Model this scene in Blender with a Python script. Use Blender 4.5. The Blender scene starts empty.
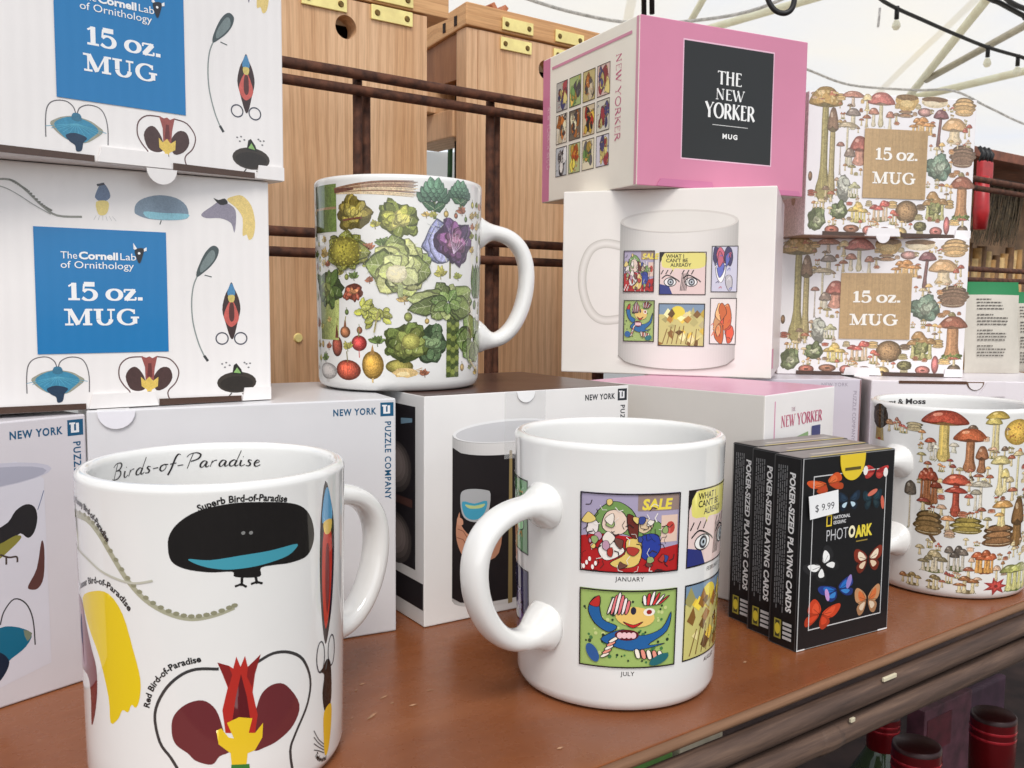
import bpy, bmesh, math, random
from mathutils import Vector, Matrix
PI = math.pi
scene = bpy.context.scene
COL = bpy.context.collection
CAM_F, CAM_P, CAM_R, CAM_H = (927.6, 0.09, 0.00946, 0.15702)
MUG_R = 43.46            # mm
MUGS = {'bird': {'x': -0.10056, 'y': 0.31052, 'z': 0.0, 'H': 0.10203, 't': 0.96718}, 'cover': {'x': 0.04463, 'y': 0.38232, 'z': 0.0, 'H': 0.10399, 't': 0.94769}, 'veg': {'x': -0.06001, 'y': 0.49063, 'z': 0.112, 'H': 0.10459, 't': 0.96331}, 'mush': {'x': 0.24969, 'y': 0.52287, 'z': 0.0, 'H': 0.10263, 't': 0.96163}}
BOXES = {'deck': {'x': 0.12924, 'y': 0.40607, 'yaw': 0.53515, 'w': 0.06264, 'd': 0.01632, 'h': 0.0884, 'z': 0.0}, 'A': {'x': -0.25177, 'y': 0.2647, 'yaw': 0.92435, 'w': 0.133, 'd': 0.097, 'h': 0.1098, 'z': 0.0}, 'Bx': {'x': -0.17063, 'y': 0.36945, 'yaw': 0.47107, 'w': 0.131, 'd': 0.097, 'h': 0.1112, 'z': 0.0}, 'C': {'x': -0.04112, 'y': 0.43317, 'yaw': 0.58684, 'w': 0.12564, 'd': 0.104, 'h': 0.1118, 'z': 0.0}, 'D': {'x': 0.1279, 'y': 0.46588, 'yaw': 0.80285, 'w': 0.079, 'd': 0.115, 'h': 0.1105, 'z': 0.0}, 'W': {'x': 0.03201, 'y': 0.60622, 'yaw': -0.32022, 'w': 0.1328, 'd': 0.1117, 'h': 0.11632, 'z': 0.1107}, 'P': {'x': 0.07428, 'y': 0.56991, 'yaw': 0.45282, 'w': 0.1315, 'd': 0.12367, 'h': 0.1005, 'z': 0.22722}, 'ML': {'x': 0.19988, 'y': 0.69872, 'yaw': -0.14621, 'w': 0.13253, 'd': 0.097, 'h': 0.10134, 'z': 0.1036}, 'MU': {'x': 0.20566, 'y': 0.66373, 'yaw': 0.19559, 'w': 0.1328, 'd': 0.097, 'h': 0.09979, 'z': 0.20514}, 'CL': {'x': -0.21764, 'y': 0.3397, 'yaw': 0.61163, 'w': 0.13335, 'd': 0.097, 'h': 0.09679, 'z': 0.1114}, 'CU': {'x': -0.20013, 'y': 0.32859, 'yaw': 0.74729, 'w': 0.13339, 'd': 0.097, 'h': 0.09697, 'z': 0.20849}, 'deck2': {'x': 0.12352, 'y': 0.42258, 'yaw': 0.54515, 'w': 0.06264, 'd': 0.01632, 'h': 0.0884, 'z': 0.0}, 'deck3': {'x': 0.1178, 'y': 0.43909, 'yaw': 0.52315, 'w': 0.06264, 'd': 0.01632, 'h': 0.0884, 'z': 0.0}}
YAW = math.radians(36.713)   # direction of the shelf's front edge
MM = 0.001

# ------------------------------------------------------------------ colour and materials
def lin(c):
    o = []
    for x in c[:3]:
        x = max(0.0, min(1.0, x / 255.0))
        o.append(x / 12.92 if x <= .04045 else ((x + .055) / 1.055) ** 2.4)
    return (o[0], o[1], o[2], 1.0)
def mul(c, k): return tuple(min(255, max(0, x * k)) for x in c)
def mixc(a, b, t): return tuple(x * (1 - t) + y * t for x, y in zip(a, b))

def new_mat(name):
    m = bpy.data.materials.new(name); m.use_nodes = True
    nt = m.node_tree; nt.nodes.clear()
    out = nt.nodes.new('ShaderNodeOutputMaterial'); b = nt.nodes.new('ShaderNodeBsdfPrincipled')
    nt.links.new(b.outputs[0], out.inputs[0])
    return m, nt, b
def node(nt, t, **kw):
    n = nt.nodes.new(t)
    for k, v in kw.items():
        if isinstance(k, str) and hasattr(n, k): setattr(n, k, v)
    return n
def ramp(nt, src, stops):
    r = nt.nodes.new('ShaderNodeValToRGB'); e = r.color_ramp.elements
    while len(e) < len(stops): e.new(.5)
    for i, (p, c) in enumerate(stops): e[i].position = p; e[i].color = lin(c)
    nt.links.new(src, r.inputs[0]); return r
def coords(nt, scale=(1, 1, 1), rot=(0, 0, 0), loc=(0, 0, 0)):
    tc = nt.nodes.new('ShaderNodeTexCoord'); mp = nt.nodes.new('ShaderNodeMapping')
    mp.inputs['Scale'].default_value = scale; mp.inputs['Rotation'].default_value = rot; mp.inputs['Location'].default_value = loc
    nt.links.new(tc.outputs['Object'], mp.inputs[0]); return mp.outputs[0]
def noise(nt, vec, scale, detail=4, rough=.55, dist=0):
    n = nt.nodes.new('ShaderNodeTexNoise'); n.inputs['Scale'].default_value = scale
    n.inputs['Detail'].default_value = detail; n.inputs['Roughness'].default_value = rough
    n.inputs['Distortion'].default_value = dist
    nt.links.new(vec, n.inputs['Vector']); return n
def bump(nt, b, src, strength, dist=.001):
    bp = nt.nodes.new('ShaderNodeBump'); bp.inputs['Strength'].default_value = strength
    bp.inputs['Distance'].default_value = dist
    nt.links.new(src, bp.inputs['Height']); nt.links.new(bp.outputs[0], b.inputs['Normal']); return bp

def printed(name, rough, coat=0.0, var=.06, nscale=300, bumpk=0.0, corrugated=0.0, spec=.5, wavy=0.0, paint=0.0):
    """surface whose ink colour is stored on the mesh"""
    m, nt, b = new_mat(name)
    at = nt.nodes.new('ShaderNodeAttribute'); at.attribute_name = 'Col'
    v = coords(nt)
    n = noise(nt, v, nscale, 5, .6)
    mr = nt.nodes.new('ShaderNodeMapRange'); mr.inputs[1].default_value = .3; mr.inputs[2].default_value = .7
    mr.inputs[3].default_value = 1 - var; mr.inputs[4].default_value = 1 + var * .6
    nt.links.new(n.outputs[0], mr.inputs[0])
    hs = nt.nodes.new('ShaderNodeHueSaturation'); nt.links.new(at.outputs['Color'], hs.inputs['Color']); nt.links.new(mr.outputs[0], hs.inputs['Value'])
    if paint:
        # brushy mottling of the inks, strongest on mid and dark colours
        na = noise(nt, v, 520, 4, .7, .6); nb_ = noise(nt, v, 1900, 2, .6)
        ad = nt.nodes.new('ShaderNodeMath'); ad.operation = 'ADD'; nt.links.new(na.outputs[0], ad.inputs[0]); nt.links.new(nb_.outputs[0], ad.inputs[1])
        m2 = nt.nodes.new('ShaderNodeMapRange'); m2.inputs[1].default_value = .72; m2.inputs[2].default_value = 1.28; m2.inputs[3].default_value = 1 - paint; m2.inputs[4].default_value = 1 + paint * 1.3
        nt.links.new(ad.outputs[0], m2.inputs[0])
        h2 = nt.nodes.new('ShaderNodeHueSaturation'); nt.links.new(hs.outputs[0], h2.inputs['Color']); nt.links.new(m2.outputs[0], h2.inputs['Value']); h2.inputs['Saturation'].default_value = .92
        bw = nt.nodes.new('ShaderNodeRGBToBW'); nt.links.new(hs.outputs[0], bw.inputs[0])
        mk = nt.nodes.new('ShaderNodeMapRange'); mk.inputs[1].default_value = .55; mk.inputs[2].default_value = .72; mk.inputs[3].default_value = 1; mk.inputs[4].default_value = 0; nt.links.new(bw.outputs[0], mk.inputs[0])
        mx = nt.nodes.new('ShaderNodeMix'); mx.data_type = 'RGBA'; nt.links.new(mk.outputs[0], mx.inputs[0]); nt.links.new(hs.outputs[0], mx.inputs[6]); nt.links.new(h2.outputs[0], mx.inputs[7]); hs = mx
        nt.links.new(mx.outputs[2], b.inputs['Base Color'])
    else: nt.links.new(hs.outputs[0], b.inputs['Base Color'])
    b.inputs['Roughness'].default_value = rough; b.inputs['Specular IOR Level'].default_value = spec
    b.inputs['Coat Weight'].default_value = coat; b.inputs['Coat Roughness'].default_value = .04
    hsrc = None
    if corrugated:
        w = nt.nodes.new('ShaderNodeTexWave'); w.wave_type = 'BANDS'; w.bands_direction = 'X'
        w.inputs['Scale'].default_value = 62; w.inputs['Distortion'].default_value = 1.5; w.inputs['Detail'].default_value = 2
        w.inputs['Detail Scale'].default_value = .6
        nt.links.new(v, w.inputs[0]); bump(nt, b, w.outputs[0], corrugated, .0006)
    elif wavy:
        n3 = noise(nt, v, 11, 2, .5); bump(nt, b, n3.outputs[0], wavy, .02)
    elif bumpk:
        n2 = noise(nt, v, 900, 3); bump(nt, b, n2.outputs[0], bumpk, .0002)
    return m

def wood_mat(name, cols, gscale=1.0, rough=.55, axis='Z', period=.0085):
    """planed softwood: broad tone, growth-ring lines running along the board, fine fibres"""
    m, nt, b = new_mat(name)
    sc = {'Z': (26, 26, 1.3), 'X': (1.3, 26, 26), 'Y': (26, 1.3, 26)}[axis]
    n = noise(nt, coords(nt, tuple(x * gscale * .35 for x in sc)), 2.0, 3, .5, .4)
    n2 = noise(nt, coords(nt, tuple(x * gscale * 6 for x in sc)), 5, 3, .6)
    w = nt.nodes.new('ShaderNodeTexWave'); w.wave_type = 'BANDS'; w.bands_direction = 'X' if axis == 'Z' else 'Z'
    nd = noise(nt, coords(nt, {'Z': (14, 14, 1.6), 'X': (1.6, 14, 14), 'Y': (14, 1.6, 14)}[axis]), 1.0, 2, .5)
    tc = nt.nodes.new('ShaderNodeTexCoord'); va = nt.nodes.new('ShaderNodeVectorMath'); va.operation = 'MULTIPLY_ADD'
    va.inputs[1].default_value = (.03, .03, .03); nt.links.new(nd.outputs['Color'], va.inputs[0]); nt.links.new(tc.outputs['Object'], va.inputs[2]); nt.links.new(va.outputs[0], w.inputs[0])
    w.inputs['Scale'].default_value = .314 / period; w.inputs['Distortion'].default_value = .8; w.inputs['Detail'].default_value = 1
    r = ramp(nt, n.outputs[0], [(.3, cols[1]), (.55, cols[2]), (.75, cols[1])])
    rl = ramp(nt, w.outputs[0], [(.0, (255, 255, 255)), (.62, (255, 255, 255)), (.93, tuple(255 * a_ / max(1, c_) for a_, c_ in zip(cols[0], cols[1]))), (1.0, (235, 228, 220))])
    mx = nt.nodes.new('ShaderNodeMix'); mx.data_type = 'RGBA'; mx.blend_type = 'MULTIPLY'; mx.inputs[0].default_value = .5
    nt.links.new(r.outputs[0], mx.inputs[6]); nt.links.new(rl.outputs[0], mx.inputs[7])
    mx2 = nt.nodes.new('ShaderNodeMix'); mx2.data_type = 'RGBA'; mx2.blend_type = 'MULTIPLY'; mx2.inputs[0].default_value = .4
    r2 = ramp(nt, n2.outputs[0], [(.3, (190, 178, 165)), (.6, (255, 255, 255))])
    nt.links.new(mx.outputs[2], mx2.inputs[6]); nt.links.new(r2.outputs[0], mx2.inputs[7])
    nt.links.new(mx2.outputs[2], b.inputs['Base Color'])
    b.inputs['Roughness'].default_value = rough
    bump(nt, b, n2.outputs[0], .2, .0005)
    return m

def plain(name, col, rough=.5, metal=0, var=.15, scale=60, bumpk=.0, col2=None, spec=.5):
    m, nt, b = new_mat(name)
    n = noise(nt, coords(nt), scale, 4)
    r = ramp(nt, n.outputs[0], [(.3, mul(col, 1 - var)), (.7, col2 or mul(col, 1 + var))])
    nt.links.new(r.outputs[0], b.inputs['Base Color'])
    b.inputs['Roughness'].default_value = rough; b.inputs['Metallic'].default_value = metal
    b.inputs['Specular IOR Level'].default_value = spec
    if bumpk: bump(nt, b, n.outputs[0], bumpk, .002)
    return m

CERAMIC = printed('glazed_ceramic', .05, .4, .012, 60)
CERAMIC_PAINT = printed('glazed_painted_ceramic', .05, .4, .012, 60, paint=.42)
CORR_PAINT = printed('corrugated_painted_card', .32, .1, .02, 90, corrugated=.06, paint=.42)
CARD = printed('gloss_printed_card', .32, .06, .05, 13, wavy=.12, spec=.35)
CORR = printed('corrugated_printed_card', .28, .12, .05, 13, corrugated=.09, paint=.14)
LABEL = printed('gloss_label', .24, .2, .03, 20, corrugated=.08)
DECKM = printed('coated_black_tuck_box', .34, .08, .05, 200, spec=.3)
PAPER = printed('matt_printed_paper', .6, 0, .04, 200, bumpk=.1)
PINE = wood_mat('pale_pine', [(176, 126, 84), (212, 166, 122), (224, 184, 144)], .8)
PINE_X = wood_mat('pale_pine_crosswise', [(170, 118, 72), (204, 152, 100), (220, 174, 122)], axis='X')
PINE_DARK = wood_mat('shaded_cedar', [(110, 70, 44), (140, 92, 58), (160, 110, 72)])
RUST = plain('rusty_iron', (74, 46, 36), .75, .3, .3, 120, .4, col2=(112, 70, 50))
def rod_mat():
    m, nt, b = new_mat('weathered_rod')
    n = noise(nt, coords(nt, (14, 260, 260)), 1.0, 5, .65, .3); n2 = noise(nt, coords(nt, (60, 500, 500)), 1.0, 3)
    r = ramp(nt, n.outputs[0], [(.3, (54, 38, 30)), (.5, (80, 60, 49)), (.72, (110, 86, 70))])
    nt.links.new(r.outputs[0], b.inputs['Base Color']); b.inputs['Roughness'].default_value = .7; bump(nt, b, n2.outputs[0], .35, .0008)
    return m
ROD = rod_mat()
BRASS = plain('pale_brass', (246, 226, 150), .4, .3, .06, 80)
SCREW = plain('screw_metal', (120, 96, 56), .35, .9, .2, 300)
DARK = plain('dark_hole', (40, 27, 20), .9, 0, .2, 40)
BLACKP = plain('black_rubber', (22, 22, 24), .5, 0, .2, 60)

def shelf_mat():
    m, nt, b = new_mat('red_brown_laminate')
    v = coords(nt, (2.2, 9, 9)); n = noise(nt, v, 2.2, 5, .6, .6)
    r = ramp(nt, n.outputs[0], [(.25, (108, 60, 34)), (.5, (128, 74, 42)), (.75, (144, 88, 54))])
    v2 = coords(nt, (9, 30, 9)); n2 = noise(nt, v2, 3.2, 6, .7, 1.5)
    scr = ramp(nt, n2.outputs[0], [(.0, (0, 0, 0)), (.66, (0, 0, 0)), (.74, (255, 255, 255))])
    mx = nt.nodes.new('ShaderNodeMix'); mx.data_type = 'RGBA'; mx.inputs[7].default_value = lin((176, 138, 108))
    mm = nt.nodes.new('ShaderNodeMath'); mm.operation = 'MULTIPLY'; mm.inputs[1].default_value = .45
    nt.links.new(scr.outputs[0], mm.inputs[0]); nt.links.new(mm.outputs[0], mx.inputs[0]); nt.links.new(r.outputs[0], mx.inputs[6])
    nt.links.new(mx.outputs[2], b.inputs['Base Color'])
    n3 = noise(nt, coords(nt, (40, 40, 40)), 3, 4)
    mr = nt.nodes.new('ShaderNodeMapRange'); mr.inputs[3].default_value = .18; mr.inputs[4].default_value = .38
    nt.links.new(n3.outputs[0], mr.inputs[0]); nt.links.new(mr.outputs[0], b.inputs['Roughness'])
    b.inputs['Specular IOR Level'].default_value = .4
    bump(nt, b, n3.outputs[0], .06, .001)
    return m
SHELF = shelf_mat()

# ------------------------------------------------------------------ objects
def tag(o, label=None, cat=None, group=None, kind=None):
    if label: o['label'] = label
    if cat: o['category'] = cat
    if group: o['group'] = group
    if kind: o['kind'] = kind
    return o
def empty(name, loc=(0, 0, 0), rz=0.0, label=None, cat=None, group=None):
    o = bpy.data.objects.new(name, None); COL.objects.link(o)
    o.location = loc; o.rotation_euler = (0, 0, rz); o.empty_display_size = .02
    return tag(o, label, cat, group)
def obj(name, bm, mats, parent=None, smooth=False, loc=None, rot=None):
    me = bpy.data.meshes.new(name)
    bmesh.ops.recalc_face_normals(bm, faces=bm.faces[:]) if not bm.loops.layers.float_color else None
    bm.to_mesh(me); bm.free()
    for m in (mats if isinstance(mats, (list, tuple)) else [mats]): me.materials.append(m)
    if smooth: me.shade_smooth()
    o = bpy.data.objects.new(name, me); COL.objects.link(o)
    if loc: o.location = loc
    if rot: o.rotation_euler = rot
    if parent: o.parent = parent
    return o
def bx(bm, x0, x1, y0, y1, z0, z1, bev=0.0, mat=None):
    r = bmesh.ops.create_cube(bm, size=1, matrix=(mat or Matrix()) @ Matrix.Translation(((x0 + x1) / 2, (y0 + y1) / 2, (z0 + z1) / 2)) @ Matrix.Diagonal((x1 - x0, y1 - y0, z1 - z0, 1)))
    if bev:
        es = list({e for v in r['verts'] for e in v.link_edges})
        bmesh.ops.bevel(bm, geom=es, offset=bev, segments=2, affect='EDGES', profile=.6)
    return bm
def BM(): return bmesh.new()
def tube(bm, pts, rad, seg=10, cap=True, sec=None):
    """tube along points; rad number or list; sec = (a, b) scales an elliptical section whose first axis is sec[2]"""
    pts = [Vector(p) for p in pts]; n = len(pts); rings = []
    up = Vector((0, 0, 1)); prev = None
    for i, p in enumerate(pts):
        t = (pts[min(i + 1, n - 1)] - pts[max(i - 1, 0)]).normalized()
        if sec: a = Vector(sec[2]).normalized(); bb = t.cross(a).normalized()
        else:
            if prev is None:
                ref = up if abs(t.z) < .9 else Vector((1, 0, 0)); a = t.cross(ref).normalized()
            else: a = (prev - t * prev.dot(t)).normalized()
            prev = a; bb = t.cross(a).normalized()
        r = rad[i] if isinstance(rad, (list, tuple)) else rad
        ka, kb = (sec[0], sec[1]) if sec else (1, 1)
        rings.append([bm.verts.new(p + a * (r * ka * math.cos(2 * PI * k / seg)) + bb * (r * kb * math.sin(2 * PI * k / seg))) for k in range(seg)])
    for A, B in zip(rings, rings[1:]):
        for k in range(seg): bm.faces.new((A[k], A[(k + 1) % seg], B[(k + 1) % seg], B[k]))
    if cap: bm.faces.new(rings[0][::-1]); bm.faces.new(rings[-1])
    return bm
def lathe(bm, prof, seg=48, close=False):
    rings = []
    for r, z in prof:
        if r < 1e-6: rings.append([bm.verts.new((0, 0, z))])
        else: rings.append([bm.verts.new((r * math.cos(2 * PI * k / seg), r * math.sin(2 * PI * k / seg), z)) for k in range(seg)])
    for A, B in zip(rings, rings[1:]):
        for k in range(seg):
            k2 = (k + 1) % seg
            if len(A) == 1 and len(B) == 1: continue
            if len(A) == 1: bm.faces.new((A[0], B[k2], B[k]))
            elif len(B) == 1: bm.faces.new((A[k], A[k2], B[0]))
            else: bm.faces.new((A[k], A[k2], B[k2], B[k]))
    return bm
def bez(p0, p1, p2, p3, n=12):
    p0, p1, p2, p3 = map(Vector, (p0, p1, p2, p3))
    return [(1 - t) ** 3 * p0 + 3 * (1 - t) ** 2 * t * p1 + 3 * (1 - t) * t * t * p2 + t ** 3 * p3 for t in [i / n for i in range(n + 1)]]

# ------------------------------------------------------------------ printed art: flat shapes in millimetres laid on real surfaces
def smooth(pts, closed=True, k=4):
    n = len(pts); o = []
    rng = range(n if closed else n - 1)
    for i in rng:
        g = (lambda j: pts[j % n]) if closed else (lambda j: pts[max(0, min(n - 1, j))])
        a, b, c, d = g(i - 1), g(i), g(i + 1), g(i + 2)
        for s in range(k):
            t = s / k
            o.append(tuple(.5 * (2 * b[j] + (c[j] - a[j]) * t + (2 * a[j] - 5 * b[j] + 4 * c[j] - d[j]) * t * t + (3 * b[j] - a[j] - 3 * c[j] + d[j]) * t ** 3) for j in (0, 1)))
    if not closed: o.append(tuple(pts[-1]))
    return o
_fc = {}
def glyph(ch, bold):
    key = (ch, bold)
    if key in _fc: return _fc[key]
    def mesh_of(s):
        cu = bpy.data.curves.new('t', 'FONT'); cu.body = s; cu.size = 1; cu.offset = bold; cu.resolution_u = 3
        ob = bpy.data.objects.new('t', cu); COL.objects.link(ob)
        dg = bpy.context.evaluated_depsgraph_get(); ev = ob.evaluated_get(dg)
        me = ev.to_mesh(); V = [(v.co.x, v.co.y) for v in me.vertices]; F = [tuple(p.vertices) for p in me.polygons]
        ev.to_mesh_clear(); bpy.data.objects.remove(ob); bpy.data.curves.remove(cu)
        return V, F
    if 'cap' not in _fc:
        V, _ = mesh_of('H'); _fc['cap'] = max(v[1] for v in V)
    cap = _fc['cap']
    V0, _ = mesh_of('||'); V1, F1 = mesh_of('|' + ch + '|'); V, F = mesh_of(ch) if ch != ' ' else ([], [])
    adv = (max(v[0] for v in V1) - min(v[0] for v in V1)) - (max(v[0] for v in V0) - min(v[0] for v in V0))
    r = ([[(V[i][0] / cap, V[i][1] / cap) for i in f] for f in F], adv / cap)
    _fc[key] = r
    return r

# hand drawn roman letters: strokes of (weight, points); weight: 'n' nib (thick when upright), 'T' thick, 't' thin, 's' serif (x, y, half width)
def arc(cx, cy, rx, ry, a0, a1, n=12):
    return [(cx + rx * math.cos(math.radians(a0 + (a1 - a0) * i / n)), cy + ry * math.sin(math.radians(a0 + (a1 - a0) * i / n))) for i in range(n + 1)]
ROMAN = {
 '1': (.56, [('T', [(.3, 0), (.3, 1)]), ('t', [(.3, .97), (.08, .8)]), ('s', .3, 0, .24)]),
 '5': (.72, [('T', [(.16, .93), (.6, .93)]), ('t', [(.16, .95), (.13, .5)]), ('n', [(.13, .5)] + arc(.34, .31, .29, .31, 110, -130, 16) + [(.08, .14)])]),
 'o': (.74, [('n', arc(.37, .33, .28, .31, 90, 450, 24))]),
 'z': (.62, [('t', [(.06, .63), (.54, .63)]), ('T', [(.5, .62), (.12, .03)]), ('t', [(.06, .04), (.56, .04)]), ('t', [(.07, .64), (.07, .47)]), ('t', [(.55, .03), (.55, .2)])]),
 '.': (.3, [('T', [(.13, .0), (.13, .19)])]),
 'M': (1.16, [('t', [(.2, 0), (.2, 1)]), ('T', [(.22, .98), (.56, .04)]), ('t', [(.56, .04), (.9, .98)]), ('T', [(.94, 0), (.94, 1)]), ('s', .2, 0, .17), ('s', .94, 0, .19), ('s', .12, .96, .12), ('s', 1.02, .96, .13)]),
 'U': (.98, [('T', [(.24, 1), (.24, .38)]), ('n', arc(.5, .36, .26, .34, 180, 360, 14)), ('t', [(.76, .36), (.76, 1)]), ('s', .24, .96, .2), ('s', .77, .96, .16)]),
 'G': (1.0, [('n', arc(.5, .5, .38, .48, 48, 318, 22)), ('T', [(.8, .08), (.8, .42)]), ('s', .8, .42, .18), ('t', [(.77, .98), (.77, .7)])]),
 'T': (.66, [('n', [(.33, 0), (.33, .95)]), ('t', [(.02, .96), (.64, .96)]), ('s', .33, 0, .1), ('t', [(.03, .98), (.03, .84)]), ('t', [(.63, .98), (.63, .84)])]),
 'H': (.78, [('n', [(.15, 0), (.15, 1)]), ('n', [(.6, 0), (.6, 1)]), ('t', [(.15, .58), (.6, .58)]), ('s', .15, 0, .1), ('s', .6, 0, .1), ('s', .15, .97, .1), ('s', .6, .97, .1)]),
 'E': (.6, [('n', [(.15, 0), (.15, 1)]), ('t', [(.1, .97), (.5, .97)]), ('t', [(.15, .58), (.42, .58)]), ('t', [(.1, .03), (.54, .03)]), ('t', [(.53, .03), (.53, .15)]), ('t', [(.49, .97), (.49, .84)])]),
 'N': (.8, [('t', [(.14, 0), (.14, 1)]), ('T', [(.14, .98), (.62, .03)]), ('t', [(.62, 0), (.62, 1)]), ('s', .14, 0, .1), ('s', .62, .97, .1)]),
 'W': (1.02, [('T', [(.06, 1), (.3, .0)]), ('t', [(.3, .0), (.52, .95)]), ('T', [(.44, 1), (.68, 0)]), ('t', [(.68, 0), (.94, 1)]), ('s', .07, .97, .1), ('s', .93, .97, .09)]),
 'Y': (.76, [('T', [(.06, 1), (.36, .48)]), ('t', [(.36, .48), (.68, 1)]), ('n', [(.36, .5), (.36, 0)]), ('s', .36, 0, .11), ('s', .07, .97, .1), ('s', .67, .97, .09)]),
 'O': (.9, [('n', arc(.44, .5, .37, .48, 90, 450, 26))]),
 'R': (.74, [('n', [(.15, 0), (.15, 1)]), ('n', [(.15, .97)] + arc(.3, .73, .25, .24, 90, -90, 12) + [(.15, .49)]), ('T', [(.34, .5), (.66, .02)]), ('s', .15, 0, .1)]),
 'K': (.76, [('n', [(.15, 0), (.15, 1)]), ('t', [(.15, .45), (.6, .98)]), ('T', [(.26, .58), (.66, .02)]), ('s', .15, 0, .1), ('s', .15, .97, .1), ('s', .59, .97, .1)]),
 ' ': (.34, []),
}
SCRIPT = {
 'B': (.86, [[(.2, 0), (.3, .5), (.42, 1)], [(.12, .8), (.3, 1), (.6, 1.02), (.72, .85), (.6, .62), (.34, .54)], [(.34, .54), (.62, .5), (.68, .26), (.5, .04), (.2, .0), (.06, .08)]]),
 'P': (.8, [[(.2, -.02), (.3, .5), (.42, 1)], [(.1, .78), (.26, .98), (.6, 1.04), (.82, .88), (.7, .6), (.34, .46)]]),
 'i': (.34, [[(.12, .42), (.08, .1), (.18, .0), (.34, .12)], [(.19, .62), (.21, .68)]]),
 'r': (.46, [[(.06, 0), (.14, .42)], [(.1, .24), (.24, .42), (.38, .44)]]),
 'd': (.56, [[(.42, .36), (.28, .44), (.1, .28), (.08, .06), (.22, .0), (.38, .2), (.46, .5), (.6, 1.1)], [(.44, .4), (.36, .1), (.44, 0), (.56, .1)]]),
 's': (.44, [[(.36, .4), (.22, .44), (.18, .32), (.3, .18), (.24, .02), (.06, .04)]]),
 '-': (.4, [[(.06, .24), (.36, .27)]]),
 'o': (.5, [[(.3, .43), (.12, .34), (.08, .1), (.22, 0), (.38, .16), (.38, .36), (.28, .43), (.5, .4)]]),
 'f': (.46, [[(.62, .98), (.5, 1.04), (.36, .8), (.2, .1), (.04, -.34)], [(.1, .4), (.44, .44)]]),
 'a': (.54, [[(.38, .4), (.22, .43), (.08, .22), (.1, .02), (.24, .04), (.4, .4), (.36, .08), (.44, 0), (.54, .1)]]),
 'e': (.44, [[(.1, .2), (.32, .28), (.34, .4), (.22, .43), (.1, .24), (.12, .04), (.26, 0), (.44, .12)]]),
}
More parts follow.
